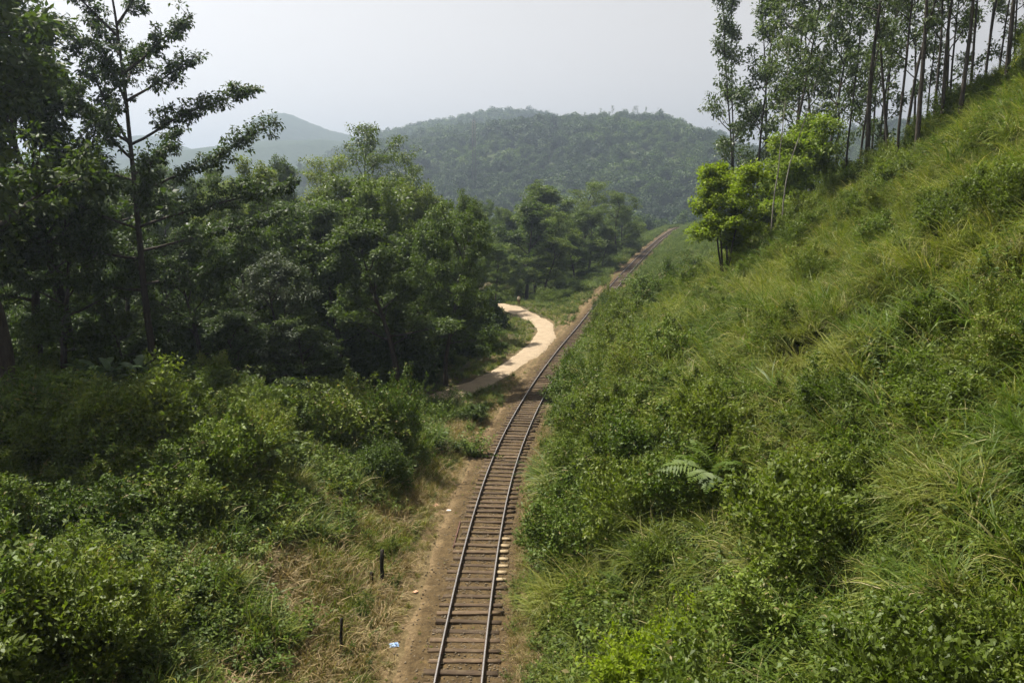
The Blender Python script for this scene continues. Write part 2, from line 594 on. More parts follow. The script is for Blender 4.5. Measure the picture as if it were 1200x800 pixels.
gx = warp(330, -5200, 5200, 4, 26)
gy = np.concatenate([[-4000, -1500, -600, -250, -120, -60, -30], np.arange(-12, 130, .8), 130 + warp(120, 0, 5600, 0, 40)])
GX, GY = np.meshgrid(gx, gy)
GZ = terr(GX, GY)
dist = np.hypot(GX, GY)
GZ = np.where(dist > 500, GZ * (1 - sstep(500, 1200, dist)) - 22 * sstep(500, 1200, dist), GZ)
ny, nx = GX.shape
ii = np.arange(ny - 1)[:, None] * nx + np.arange(nx - 1)[None]
GF = np.stack([ii, ii + 1, ii + nx + 1, ii + nx], -1).reshape(-1, 4)
_, gd, _ = track_coords(GX, GY)
a_ = -gd
dry = (sstep(8.5, 5.0, a_ + 1.6 * noise2(GX, GY, 5, 3, .5)) * (a_ > 0) + sstep(4.6, 3.0, gd) * (gd > 0)) * (np.abs(gd) < 14)
g_me = mesh_np('ground', np.stack([GX, GY, GZ], -1).reshape(-1, 3), GF, M['ground'], True, {'dry': ('POINT', dry.ravel())})
tag(obj('ground', g_me), kind='structure')

# track bed: a sheet of trodden earth and sunken ballast that follows the line
ss = np.arange(51.5, TS[-1] - 25, .45)
lat = np.concatenate([np.linspace(-5.2, -1.9, 12), np.linspace(-1.7, 1.7, 15), np.linspace(1.9, 3.6, 7)])
P0, T0, N0, Z0 = track_at(ss)
BX = P0[:, None, 0] + N0[:, None, 0] * lat[None]
BY = P0[:, None, 1] + N0[:, None, 1] * lat[None]
crown = .05 * (1 - sstep(1.5, 2.4, np.abs(lat))) - .05 * sstep(2.0, 2.6, np.abs(lat))
BZ = Z0[:, None] + crown[None] + .025 * noise2(BX, BY, 9, 3, 2.2) + .012 * noise2(BX, BY, 11, 2, 9)
tz = terr(BX, BY)
w_ = sstep(2.4, 3.3, np.abs(lat))[None]
BZ = BZ * (1 - w_) + (tz + .05 + .025 * noise2(BX, BY, 9, 3, 2.2)) * w_
BZ -= (.16 * sstep(4.5, 5.2, -lat) + .16 * sstep(3.0, 3.6, lat))[None]
nl = len(lat)
ii = np.arange(len(ss) - 1)[:, None] * nl + np.arange(nl - 1)[None]
BF = np.stack([ii, ii + 1, ii + nl + 1, ii + nl], -1).reshape(-1, 4)
farA = np.broadcast_to(sstep(150, 180, ss)[:, None] * .9, BX.shape)
b_me = mesh_np('track_bed', np.stack([BX, BY, BZ], -1).reshape(-1, 3), BF, M['bed'], True,
               {'lat': ('POINT', np.broadcast_to(lat[None], BX.shape).ravel()), 'far': ('POINT', farA.ravel())})
tag(obj('track_bed', b_me), kind='structure')

# gravel road that leaves the forest, crosses beside the line and bends away
_r = np.array([(-30, 60.5), (-20, 63.5), (-11, 66), (-6.5, 69), (-3.6, 73.5), (-1.6, 79), (.2, 84.5), (2.0, 91), (3.6, 98), (4.6, 105), (4.9, 112), (3.9, 118),
               (2.3, 123), (.4, 127.5), (-1.8, 133), (-5, 140), (-10, 148)], float)
_rl = np.concatenate([[0], np.cumsum(np.linalg.norm(np.diff(_r, axis=0), axis=1))])
rs = np.arange(0, _rl[-1], .5)
RX, RY = np.interp(rs, _rl, _r[:, 0]), np.interp(rs, _rl, _r[:, 1])
for _ in range(3):
    RX = np.convolve(np.pad(RX, 5, 'edge'), np.ones(11) / 11, 'valid'); RY = np.convolve(np.pad(RY, 5, 'edge'), np.ones(11) / 11, 'valid')
RT = unit(np.gradient(np.stack([RX, RY], 1), axis=0))
RN = np.stack([RT[:, 1], -RT[:, 0]], 1)
la = np.linspace(-1, 1, 9)
half = 1.4 + .22 * noise2(RX, RY, 21, 3, .6) + .12 * noise2(RX, RY, 22, 2, 2.5)
PX = RX[:, None] + RN[:, None, 0] * la[None] * half[:, None]
PY = RY[:, None] + RN[:, None, 1] * la[None] * half[:, None]
PZ = terr(PX, PY) + .09 - .12 * np.abs(la[None]) ** 6
ii = np.arange(len(rs) - 1)[:, None] * 9 + np.arange(8)[None]
tag(obj('gravel_path', mesh_np('gravel_path', np.stack([PX, PY, PZ], -1).reshape(-1, 3), np.stack([ii, ii + 1, ii + 10, ii + 9], -1).reshape(-1, 4), M['gravel'], True)), kind='structure')
ROAD = np.stack([RX, RY], 1)


def road_dist(X, Y):
    return np.sqrt(((X[:, None] - ROAD[None, ::3, 0]) ** 2 + (Y[:, None] - ROAD[None, ::3, 1]) ** 2).min(1))


# ------------------------------------------------------------------ hills beyond the valley
def hill(name, dist, prof, y_front, z_front, back, mat, seed, amp, nxs=150, nys=60):
    """prof: skyline as (picture column, picture row) read at the ridge's distance"""
    p = np.array(prof, float)
    xs = np.linspace((p[0, 0] - 600) / FPX * dist, (p[-1, 0] - 600) / FPX * dist, nxs)
    top = CAM_H + (241 - np.interp(xs / dist * FPX + 600, p[:, 0], p[:, 1])) / FPX * dist
    k = np.ones(5) / 5
    top = np.convolve(np.pad(top, 2, 'edge'), k, 'valid')
    top = top + dist / FPX * (.9 * noise2(xs, xs * 0, seed + 9, 5, 40.0 / dist) + .5 * noise2(xs, xs * 0, seed + 19, 3, 400.0 / dist))
    ys = np.concatenate([np.linspace(y_front, dist, nys), dist + np.linspace(0, back, 14)[1:]])
    XX, YY = np.meshgrid(xs, ys)
    f = np.where(YY <= dist, np.clip((YY - y_front) / (dist - y_front), 0, 1), 1 - np.clip((YY - dist) / back, 0, 1))
    prof_ = np.sin(f * math.pi / 2) ** 1.15
    ZZ = z_front + (top[None] - z_front) * prof_
    ZZ += amp * noise2(XX, YY, seed, 5, 14.0 / dist) * f * (1 - .75 * sstep(.85, 1, f))
    n = len(xs)
    ii = np.arange(len(ys) - 1)[:, None] * n + np.arange(n - 1)[None]
    me = mesh_np(name, np.stack([XX, YY, ZZ], -1).reshape(-1, 3), np.stack([ii, ii + 1, ii + n + 1, ii + n], -1).reshape(-1, 4), mat, True)
    tag(obj(name, me), kind='structure')
    return xs, ys, ZZ


def hill_mat(name, lo, hi, bare=None, scale=.02):
    m, t, out = nt(name)
    n, n2 = noise(t, scale, 6, .65), noise(t, scale * 6, 5, .7)
    c = mixc(t, ramp(t, [(.3, lo), (.7, hi)], n), ramp(t, [(.35, lo), (.65, hi)], n2), .55)
    if bare:
        g = t.nodes.new('ShaderNodeNewGeometry').outputs['Position']
        vd = t.nodes.new('ShaderNodeVectorMath'); vd.operation = 'DISTANCE'
        t.links.new(g, vd.inputs[0]); vd.inputs[1].default_value = bare
        b = math_n(t, 'SUBTRACT', 1.0, math_n(t, 'DIVIDE', vd.outputs['Value'], 52.0), True)
        c = mixc(t, c, (.17, .13, .07), math_n(t, 'MULTIPLY', b, 5.0, True))
    principled(t, out, c, .95, .05, 0, bump(t, n2, 3.0))
    return m


H1 = hill('wooded_hill', 1000, [(-200, 282), (150, 260), (330, 234), (420, 206), (470, 183), (520, 172), (570, 168), (640, 157), (690, 146), (720, 142), (760, 145), (790, 158), (815, 188), (840, 198), (880, 192), (940, 180), (1010, 170), (1100, 160), (1300, 140), (1500, 140)], 540, -24, 430,
          hill_mat('wooded_hill_floor', (.03, .045, .018), (.085, .095, .045), (129, 996, 110)), 31, 26)
H2 = hill('round_hill', 1350, [(-100, 257), (330, 217), (420, 189), (450, 175), (490, 163), (540, 153), (575, 146), (600, 144), (625, 146), (650, 153), (700, 167), (760, 181), (820, 167), (900, 187), (1200, 167), (1500, 167)],
          1080, -22, 400, hill_mat('round_hill_floor', (.02, .034, .016), (.042, .06, .026)), 32, 20)
H3 = hill('blue_ridge', 1650, [(-400, 222), (0, 212), (160, 199), (215, 189), (255, 177), (300, 173), (345, 166), (400, 168), (440, 173), (500, 177), (600, 187), (900, 197), (1300, 187)],
          1380, -22, 400, hill_mat('blue_ridge_cover', (.022, .036, .018), (.045, .062, .03), None, .012), 33, 26)
H4 = hill('flat_topped_mountain', 2100, [(-500, 217), (-100, 197), (120, 179), (165, 167), (190, 164), (215, 173), (250, 183), (285, 175), (300, 164), (309, 153), (316, 144), (330, 141), (345, 141.5), (358, 146), (372, 153), (395, 161), (430, 167), (520, 179), (700, 197), (1300, 207)],
          1750, -22, 500, hill_mat('mountain_cover', (.025, .038, .022), (.05, .064, .036), None, .008), 34, 18, 900, 30)


def hill_z(Hh, X, Y):
    xs, ys, Z = Hh
    i = np.clip(np.searchsorted(xs, X) - 1, 0, len(xs) - 2); j = np.clip(np.searchsorted(ys, Y) - 1, 0, len(ys) - 2)
    fx = np.clip((X - xs[i]) / (xs[i + 1] - xs[i]), 0, 1); fy = np.clip((Y - ys[j]) / (ys[j + 1] - ys[j]), 0, 1)
    return (Z[j, i] * (1 - fx) + Z[j, i + 1] * fx) * (1 - fy) + (Z[j + 1, i] * (1 - fx) + Z[j + 1, i + 1] * fx) * fy


# ------------------------------------------------------------------ the track itself
track = obj('railway_track', None, None, (-2.0, 26.0, 0.0))
tag(track, 'single railway line on brown timber sleepers running from the foreground into the distance', 'railway track')
TL = np.array([-2.0, 26.0, 0.0])
GAUGE = 1.676


def rail_mesh(side):
    s = np.arange(50.5, TS[-1] - 26, .5)
    P, T, N, Z = track_at(s)
    prof = [(-.068, 0, 0), (-.068, .014, 0), (-.012, .03, 0), (-.012, .105, 0), (-.038, .112, 1), (-.038, .148, 1), (.038, .148, 1), (.038, .112, 1), (.012, .105, 0), (.012, .03, 0), (.068, .014, 0), (.068, 0, 0)]
    k = len(prof)
    off = side * GAUGE / 2 + .012 * np.sin(s * .21 + side) * 0.6
    zz = Z + .165 + .006 * np.sin(s * .33 + side * 2)
    V = np.empty((len(s), k, 3))
    for q, (lx, h, _) in enumerate(prof):
        V[:, q, 0] = P[:, 0] + N[:, 0] * (off + lx); V[:, q, 1] = P[:, 1] + N[:, 1] * (off + lx); V[:, q, 2] = zz + h
    ii = np.arange(len(s) - 1)[:, None] * k + np.arange(k - 1)[None]
    F = np.stack([ii, ii + 1, ii + k + 1, ii + k], -1).reshape(-1, 4)
    hd = np.tile(np.array([p[2] for p in prof], float), len(s))
    return mesh_np('rail', V.reshape(-1, 3) - TL, F, M['rail'], False, {'head': ('POINT', hd)})


for side in (-1, 1):
    obj('rail', rail_mesh(side), track)

rr = random.Random(4)


def sleeper_mesh(k, mat):
    r = np.random.default_rng(50 + k)
    L, W, Hh = 2.72, .25, .15
    nx_ = 7
    b = .018
    V = []
    for i in range(nx_):
        x = -L / 2 + L * i / (nx_ - 1)
        w = W / 2 * (1 + r.normal(0, .035)); j = r.normal(0, .006, 4)
        V += [(x, -w, -Hh + .02), (x, -w + j[0], -b + j[2]), (x, -w + b + j[0], j[2] * .8), (x, w - b + j[1], j[3] * .8), (x, w + j[1], -b + j[3]), (x, w, -Hh + .02)]
    V = np.array(V)
    V[:6, 0] += r.normal(0, .02, 6); V[-6:, 0] += r.normal(0, .02, 6)
    ii = np.arange(nx_ - 1)[:, None] * 6 + np.arange(5)[None]
    F = np.stack([ii, ii + 6, ii + 7, ii + 1], -1).reshape(-1, 4)
    e = (nx_ - 1) * 6
    mb = MB(); mb.add(V, np.vstack([F, [[0, 1, 4, 5], [1, 2, 3, 4], [e + 5, e + 4, e + 1, e], [e + 4, e + 3, e + 2, e + 1]]]))
    return mb.mesh('sleeper', mat)


SL = [sleeper_mesh(k, M['sleeper']) for k in range(6)]
SLN = sleeper_mesh(9, M['sleeper_new'])
s_pos, s = [], 51.0
while s < TS[-1] - 28:
    s_pos.append(s)
    s += .74 + rr.uniform(-.07, .07)
rest = MB()
base_v = np.array([v.co[:] for v in SL[0].vertices])
for k, s in enumerate(s_pos):
    P, T, N, Z = track_at(np.array(s))
    ang = math.atan2(N[1], N[0]) + rr.gauss(0, .022)
    sink = rr.uniform(-.045, .005) - (.03 if rr.random() < .2 else 0)
    off = rr.gauss(0, .05)
    loc = np.array([P[0] + N[0] * off, P[1] + N[1] * off, Z + .155 + sink])
    if k < 300:
        Y = P[1]
        newish = 33.6 < Y < 39.2 and rr.random() < .95
        o = obj('sleeper', SL[rr.randrange(6)], track, loc - TL, (rr.gauss(0, .012), rr.gauss(0, .008), ang), (1 + rr.gauss(0, .02), 1 + rr.uniform(-.12, .2), 1))
        if newish:                                      # the pale replacement ends on the right-hand side
            e = MB(); e.box((1.155 + rr.uniform(-.03, .03), rr.uniform(-.01, .01), -.055), (.44 + rr.uniform(-.06, .08), .215, .14))
            q = obj('sleeper_end', e.mesh('sleeper_end', M['sleeper_new']), o, (0, 0, .012))
            q['label'] = 'pale new timber end beside the right rail'
    else:
        R = np.array([[math.cos(ang), -math.sin(ang), 0], [math.sin(ang), math.cos(ang), 0], [0, 0, 1]])
        rest.add(base_v @ R.T + loc - TL, [list(p.vertices) for p in SL[0].polygons if len(p.vertices) == 4])
if rest.n:
    o = obj('distant_sleepers', rest.mesh('distant_sleepers', M['sleeper']), track)
    o['kind'] = 'stuff'
# rail joints: bolted plates on the near rails
fp = MB(); fp.box((0, 0, .07), (.03, .62, .07))
for q in (-.22, -.08, .08, .22): fp.box((0, q, .075), (.075, .035, .035))
fpm = fp.mesh('joint_plate', M['rust'])
for s in np.arange(58, 130, 12.8):
    for side, ds in ((-1, 0), (1, .4)):
        P, T, N, Z = track_at(np.array(s + ds))
        for w in (-.03, .03):
            c = np.array([*(P + N * (side * GAUGE / 2 + w)), Z + .165])
            obj('joint_plate', fpm, track, c - TL, (0, 0, math.atan2(N[1], N[0])))
# spare rail lying on the left of the line
a, b = hit(531, 648), hit(539, 617)
sp = MB(); dv = b - a; Ls = float(np.linalg.norm(dv[:2]))
sp.box((0, 0, .012), (.13, Ls, .02)); sp.box((0, 0, .07), (.022, Ls, .1)); sp.box((0, 0, .13), (.068, Ls, .034))
o = obj('spare_rail', sp.mesh('spare_rail', M['rust']), None, ((a + b) / 2 + np.array([0, 0, .1])), (0, rad(8), -math.atan2(dv[0], dv[1])))
tag(o, 'short length of rusty rail lying along the left ends of the sleepers', 'rail')

# ------------------------------------------------------------------ plants: builders
def path3(rng, p0, d, L, n, up=0.0, wob=.12):
    pts = [np.asarray(p0, float)]; d = unit(np.asarray(d, float))
    for i in range(n):
        d = unit(d + rng.normal(0, wob, 3) + np.array([0, 0, up]))
        pts.append(pts[-1] + d * L / n)
    return np.array(pts)


def sample_path(P, t):
    k = t * (len(P) - 1); i = min(int(k), len(P) - 2); f = k - i
    return P[i] * (1 - f) + P[i + 1] * f, unit(P[i + 1] - P[i])


def clump(mb, rng, c, n, r, ll, droop=.25, flat=.65, asp=.5):
    P = rng.normal(0, 1, (n, 3)); P = unit(P) * (rng.random((n, 1)) ** .45) * r
    P[:, 2] *= flat
    D = unit(unit(P) * .8 + rng.normal(0, .55, (n, 3)) + np.array([0, 0, -droop]))
    N = unit(rng.normal(0, .55, (n, 3)) + np.array([0, 0, 1.0]) + unit(P) * .5)
    L = ll * rng.uniform(.6, 1.25, n)
    mb.leaves(P + c, D, N, L, L * asp * rng.uniform(.8, 1.2, n))


def perp(rng, d, ang):
    a = unit(np.cross(d, rng.normal(0, 1, 3)))
    return unit(d * math.cos(ang) + a * math.sin(ang))


def make_tree(seed, H=18., r0=.28, cb=.32, R=5.5, nlimb=13, e0=12, e1=72, leaf=.34, per=85, cr=.85, nsec=6, env='round', wob=.05, bare=1.0, asp=.5, skip=0.0, multi=1):
    rng = np.random.default_rng(seed)
    tb, lb = MB(), MB()
    starts = [(np.zeros(3), np.array([0, 0, 1.]))] if multi == 1 else [(np.array([.25 * math.cos(k * 2.4), .25 * math.sin(k * 2.4), 0]), unit(np.array([.1 * math.cos(k * 2.4), .1 * math.sin(k * 2.4), 1.]))) for k in range(multi)]
    ph = rng.uniform(0, 6.28)
    for p0, d0 in starts:
        tk = path3(rng, p0, d0, H * .93, 12, .03, wob)
        rr_ = r0 / math.sqrt(multi)
        rads = rr_ * np.concatenate([[1.45], np.linspace(1.05, .16, 12)])
        tb.tube(np.vstack([tk[0] - [0, 0, .6], tk[1:]]), rads, 8)
        nl_ = max(4, nlimb // multi)
        for i in range(nl_):
            f = (i + rng.uniform(.1, .9)) / nl_
            t = cb + (.985 - cb) * f
            c, td = sample_path(tk, min(t / .93 if t < .93 else 1, .999))
            e = {'round': math.sqrt(max(.04, 1 - (abs(f - .38) / .68) ** 2.2)), 'cone': 1.02 - .82 * f, 'vase': .45 + .6 * f - .35 * max(0, f - .75) * 4 * .5, 'flat': .55 + .45 * math.sin(min(1, f * 1.25) * math.pi / 2)}[env]
            L = R * e * rng.uniform(.78, 1.18)
            az = ph + i * 2.39996 + rng.normal(0, .25)
            el = rad(e0 + (e1 - e0) * f ** 1.3 + rng.normal(0, 6))
            d = np.array([math.cos(az) * math.cos(el), math.sin(az) * math.cos(el), math.sin(el)])
            lp = path3(rng, c, d, L, 6, .05, .1)
            lr = rr_ * (.42 - .18 * f)
            tb.tube(lp, np.linspace(lr, lr * .22, 7), 5, False)
            tips = [(lp[-1], 1.0)]
            for q in range(nsec):
                u = .3 + .65 * (q + rng.random()) / nsec
                if u < bare * .3: continue
                b, bd = sample_path(lp, min(u, .999))
                d2 = perp(rng, bd, rad(rng.uniform(35, 65))); d2[2] += .18
                L2 = L * rng.uniform(.26, .46) * (1.15 - .4 * u)
                sp_ = path3(rng, b, d2, L2, 4, .04, .16)
                tb.tube(sp_, np.linspace(lr * .38, lr * .1, 5), 3, False)
                for w in (.45, .75, 1.0):
                    if rng.random() < skip: continue
                    x, xd = sample_path(sp_, min(w, .999))
                    tips.append((x + rng.normal(0, cr * .3, 3), rng.uniform(.65, 1.1)))
            for x, k in tips:
                clump(lb, rng, x, max(3, int(per * k * rng.uniform(.6, 1.3))), cr * k, leaf, asp=asp)
        clump(lb, rng, tk[-1], per, cr, leaf, asp=asp)
    H = float(np.percentile(np.concatenate(lb.V)[:, 2], 99.6))
    return tb.mesh('trunk', M['bark'], True), lb.mesh('crown', M['mid'], False, True), H


def make_kapok(seed):
    """straight stem, long rising limbs that carry leaf bunches on their outer parts"""
    rng = np.random.default_rng(seed)
    tb, lb = MB(), MB()
    tk = path3(rng, (0, 0, -.6), (0, 0, 1), 28.2, 16, .05, .022)
    tb.tube(tk, np.linspace(.3, .06, 17) * np.concatenate([[1.4], np.ones(16)]), 8)
    limbs = [(17.9, 0, 33, 8.6), (14.6, 8, 28, 10.5), (12.6, -12, 20, 12.5), (22.3, 10, 38, 5.8), (17.8, 165, 62, 9.5), (18.0, 188, 36, 7.5), (20.6, 20, 40, 5.2), (15.6, 175, 20, 8.0),
             (24.5, 200, 48, 4.2), (25.2, 350, 45, 3.6), (21.5, 95, 40, 5.0), (16.0, 85, 22, 7.0), (17.0, 262, 25, 7.0), (20.5, 280, 38, 5.0), (11.0, 20, 14, 9.5), (10.5, 200, 14, 8.0), (8.8, 340, 6, 8.5), (9.4, 120, 10, 8.5),
             (8.4, 240, 8, 7.5), (23.4, 150, 45, 4.0), (12.5, 215, 18, 8.0), (13.6, 300, 20, 7.5)]
    for h, az, el, L in limbs:
        c, _ = sample_path(tk, min(.999, (h + .6) / 28.2))
        a, e = rad(az), rad(el * .9)
        d = np.array([math.cos(a) * math.cos(e), math.sin(a) * math.cos(e), math.sin(e)])
        lp = path3(rng, c, d, L, 9, -.004 if el > 30 else .018, .05)
        tb.tube(lp, np.linspace(.1, .02, 10), 6, False)
        n = int(L * 4.7)
        for k in range(n):
            u = .22 + .78 * (k + rng.random()) / n
            b, bd = sample_path(lp, min(u, .999))
            d2 = perp(rng, bd, rad(rng.uniform(40, 80))); d2[2] = d2[2] * .6 + .12
            tw = path3(rng, b, d2, rng.uniform(.25, 1.75) * (1.2 - .6 * u), 3, .05, .2)
            tb.tube(tw, np.linspace(.022, .01, 4), 3, False)
            for w in (.5, 1.0):
                if rng.random() < .2: continue
                x, _ = sample_path(tw, min(w, .999))
                clump(lb, rng, x, int(rng.uniform(14, 56)), rng.uniform(.26, .6), .26, .4, .6, .55)
    clump(lb, rng, tk[-1], 60, .7, .27)
    return tb.mesh('trunk', M['bark'], True), lb.mesh('crown', M['dark'], False, True), 28.0


def make_bush(seed, R=1.6, H=2.4, lobes=9, leaf=.17, per=420, asp=.5, spiky=0.0):
    rng = np.random.default_rng(seed)
    lb, tb = MB(), MB()
    for k in range(lobes):
        a = rng.uniform(0, 6.28); q = math.sqrt(rng.random()) * R * .72
        r = R * rng.uniform(.32, .52)
        c = np.array([math.cos(a) * q, math.sin(a) * q, rng.uniform(.22, .86) * H * (1.05 - .35 * q / R)])
        st = np.array([rng.normal(0, .12), rng.normal(0, .12), -.3])
        mid = (st + c) / 2 + rng.normal(0, .12, 3)
        tb.tube(np.array([st, mid, c]), [.035, .025, .012], 4, False)
        n = int(per * rng.uniform(.7, 1.3))
        U = unit(rng.normal(0, 1, (n, 3)) + [0, 0, .25])
        P = U * r * rng.uniform(.55, 1.06, (n, 1)) * np.array([1, 1, .9])
        D = unit(U * .7 + rng.normal(0, .5, (n, 3)) + [0, 0, .15 + spiky])
        N = unit(U + rng.normal(0, .5, (n, 3)) + [0, 0, .6])
        L = leaf * rng.uniform(.6, 1.3, n)
        lb.leaves(P + c, D, N, L, L * asp * rng.uniform(.8, 1.2, n))
        for w in range(int(4 + spiky * 8)):                        # shoots that break the outline
            d = unit(unit(c - [0, 0, H * .3]) + rng.normal(0, .5, 3) + [0, 0, .6])
            sp_ = path3(rng, c + d * r * .7, d, r * rng.uniform(.5, 1.0), 3, .03, .12)
            tb.tube(sp_, [.01, .008, .006, .004], 3, False)
            for u in np.linspace(.2, 1, 6):
                x, _ = sample_path(sp_, min(u, .999))
                clump(lb, rng, x, 7, leaf * .6, leaf, .1, 1, asp)
    return tb.mesh('stem', M['stem'], True), lb.mesh('foliage', M['herb'], False, True), H


def blades(mb, rng, n, L, W, spread, lean, arch, segs=4, base_r=.12):
    az = rng.uniform(0, 6.283, n)
    ln = L * rng.uniform(.45, 1.1, n)
    le = np.abs(rng.normal(lean, spread, n))
    ar = arch * rng.uniform(.4, 1.5, n)
    b0 = rng.normal(0, base_r, (n, 3)); b0[:, 2] = -.08
    t = np.linspace(0, 1, segs + 1)
    th = le[:, None] + ar[:, None] * t[None] ** 1.4                       # angle from the vertical along the blade
    st = ln[:, None] / segs
    hx = np.concatenate([np.zeros((n, 1)), np.cumsum(np.sin(th[:, 1:]) * st, 1)], 1)
    hz = np.concatenate([np.zeros((n, 1)), np.cumsum(np.cos(th[:, 1:]) * st, 1)], 1)
    C = np.stack([b0[:, 0:1] + hx * np.cos(az)[:, None], b0[:, 1:2] + hx * np.sin(az)[:, None], b0[:, 2:3] + hz], -1)
    tw = az + rng.normal(0, .5, n)
    S = np.stack([-np.sin(tw), np.cos(tw), rng.normal(0, .25, n)], -1)[:, None]
    w = W * rng.uniform(.7, 1.3, n)[:, None] * np.array([.7, 1.0, .85, .55, .08])[None, :segs + 1]
    V = np.stack([C - S * w[..., None] / 2, C + S * w[..., None] / 2], 2)             # n, segs+1, 2, 3
    idx = np.arange(n)[:, None] * (segs + 1) * 2 + np.arange(segs)[None] * 2
    F = np.stack([idx, idx + 1, idx + 3, idx + 2], -1).reshape(-1, 4)
    mb.add(V.reshape(-1, 3), F)


def rnd_per_strip(me, per):
    n = len(me.polygons)
    r = np.repeat(np.random.default_rng(n).random(n // per + 1), per)[:n]
    me.attributes['rnd'].data.foreach_set('value', np.ascontiguousarray(r, np.float32))
    return me


def make_tuft(seed, mat, n=60, L=1.3, W=.03, spread=.3, lean=.25, arch=1.2):
    rng = np.random.default_rng(seed)
    mb = MB(); blades(mb, rng, n, L, W, spread, lean, arch)
    return rnd_per_strip(mb.mesh('tuft', mat, False, True), 4)


def make_patch(seed, slope=.76, size=2.5, n=19, lush=.2, tall=1.05, mats=('grass', 'lush'), tus=.36):
    """a square of many tufts rooted on a slope that rises along +X; each blade strip keeps one shade"""
    rng = np.random.default_rng(seed)
    g = [MB(), MB()]
    for k in range(n):
        x, y = rng.uniform(-size / 2, size / 2, 2)
        q = int(rng.random() < lush)
        sc_t = rng.uniform(.6, 1.5) * tall
        m = MB()
        if rng.random() < tus: blades(m, rng, 110, 1.6 * sc_t * .85, .03, .38, .45, 1.7)
        else: blades(m, rng, 60 if q == 0 else 44, (1.3 if q == 0 else 1.4) * sc_t, .031 if q == 0 else .042, .34, .3, 1.3)
        tx, ty = rng.normal(0, .22, 2)
        V = m.V[0].copy()
        V[:, 0] += V[:, 2] * tx - V[:, 2] * .12; V[:, 1] += V[:, 2] * ty      # lean, mostly downhill
        g[q].add(V + np.array([x, y, slope * x]), m.F4[0])
    V = np.concatenate(g[0].V + g[1].V)
    F0 = np.concatenate(g[0].F4); F1 = np.concatenate(g[1].F4) + g[0].n if g[1].n else np.zeros((0, 4), int)
    F = np.concatenate([F0, F1])
    rn = np.repeat(rng.random(len(F) // 4), 4)
    me = mesh_np('patch', V, F, M[mats[0]], False, {'rnd': ('FACE', rn)})
    me.materials.append(M[mats[1]])
    me.polygons.foreach_set('material_index', np.concatenate([np.zeros(len(F0), np.int32), np.ones(len(F1), np.int32)]))
    return me


def make_herb(seed, mat, stems=9, H=.9, leaf=.15, per=16, asp=.48):
    rng = np.random.default_rng(seed)
    mb = MB()
    for k in range(stems):
        a = rng.uniform(0, 6.28)
        p = path3(rng, (rng.normal(0, .1), rng.normal(0, .1), -.1), (math.cos(a) * .55, math.sin(a) * .55, 1), H * rng.uniform(.6, 1.15), 5, .02, .14)
        mb.tube(p, np.linspace(.012, .004, 6), 3, False)
        n = int(per * rng.uniform(.7, 1.3))
        u = np.linspace(.18, 1, n)
        B = np.array([sample_path(p, min(x, .999))[0] for x in u])
        aa = np.arange(n) * 2.4 + rng.uniform(0, 6)
        D = np.stack([np.cos(aa), np.sin(aa), rng.normal(.25, .35, n)], -1)
        N = unit(rng.normal(0, .4, (n, 3)) + [0, 0, 1])
        L = leaf * rng.uniform(.6, 1.25, n)
        mb.leaves(B, D, N, L, L * asp)
    return mb.mesh('herb', mat, False, True)


def frond_mesh(seed, L=1.6, n=20, w=.42, mat=None):
    """one fern frond that rises, arches out along +X and droops; pinnae on both sides"""
    rng = np.random.default_rng(seed)
    mb = MB()
    t = np.linspace(0, 1, n + 1)
    th = .5 + 1.35 * t ** 1.2
    x = np.concatenate([[0], np.cumsum(np.sin(th[1:]) * L / n)]); z = np.concatenate([[0], np.cumsum(np.cos(th[1:]) * L / n)])
    C = np.stack([x, rng.normal(0, .004, n + 1), z], -1)
    mb.tube(C, np.linspace(.014, .003, n + 1), 3, False)
    for sgn in (-1, 1):
        k = np.arange(3, n + 1)
        T = unit(np.gradient(C, axis=0))[k]
        ln = w * np.sin(np.clip((t[k] - .08) / .92, 0, 1) ** .75 * math.pi * .93 + .12) * rng.uniform(.85, 1.1, len(k))
        D = unit(T * .45 + np.array([0, sgn, -.12]) + rng.normal(0, .06, (len(k), 3)))
        N = np.cross(T, np.array([0, 1, 0]) + np.zeros_like(T)) * -1
        N[:, 2] = np.abs(N[:, 2]) + .2
        mb.leaves(C[k], D, N, np.maximum(ln, .03), L / n * 1.15)
    return mb.mesh('frond', mat or M['fern'], False, True)


def big_leaf_mesh(seed, L=.95, W=.42):
    """a broad glossy leaf on a stalk, folded along the midrib and drooping at the tip"""
    rng = np.random.default_rng(seed)
    n = 8
    t = np.linspace(0, 1, n + 1)
    th = .55 + 1.5 * t
    x = np.concatenate([[0], np.cumsum(np.sin(th[1:]) * L / n)]); z = np.concatenate([[0], np.cumsum(np.cos(th[1:]) * L / n)])
    sx, sz = .5, 1.15                                                  # the stalk lifts the blade
    w = W / 2 * np.sin(np.clip(t * .96 + .04, 0, 1) * math.pi) ** .6
    V, F = [], []
    for i in range(n + 1):
        c = np.array([sx + x[i], 0, sz + z[i]])
        V += [c + [0, -w[i], -w[i] * .25], c, c + [0, w[i], -w[i] * .25]]
    for i in range(n):
        a = i * 3
        F += [[a, a + 1, a + 4, a + 3], [a + 1, a + 2, a + 5, a + 4]]
    mb = MB(); mb.add(V, F)
    mb.tube(np.array([[0, 0, -.15], [.12, 0, .5], [.34, 0, .95], [sx, 0, sz]]), [.022, .018, .014, .01], 4, False)
    return mb.mesh('leaf', M['bigleaf'], True, True)


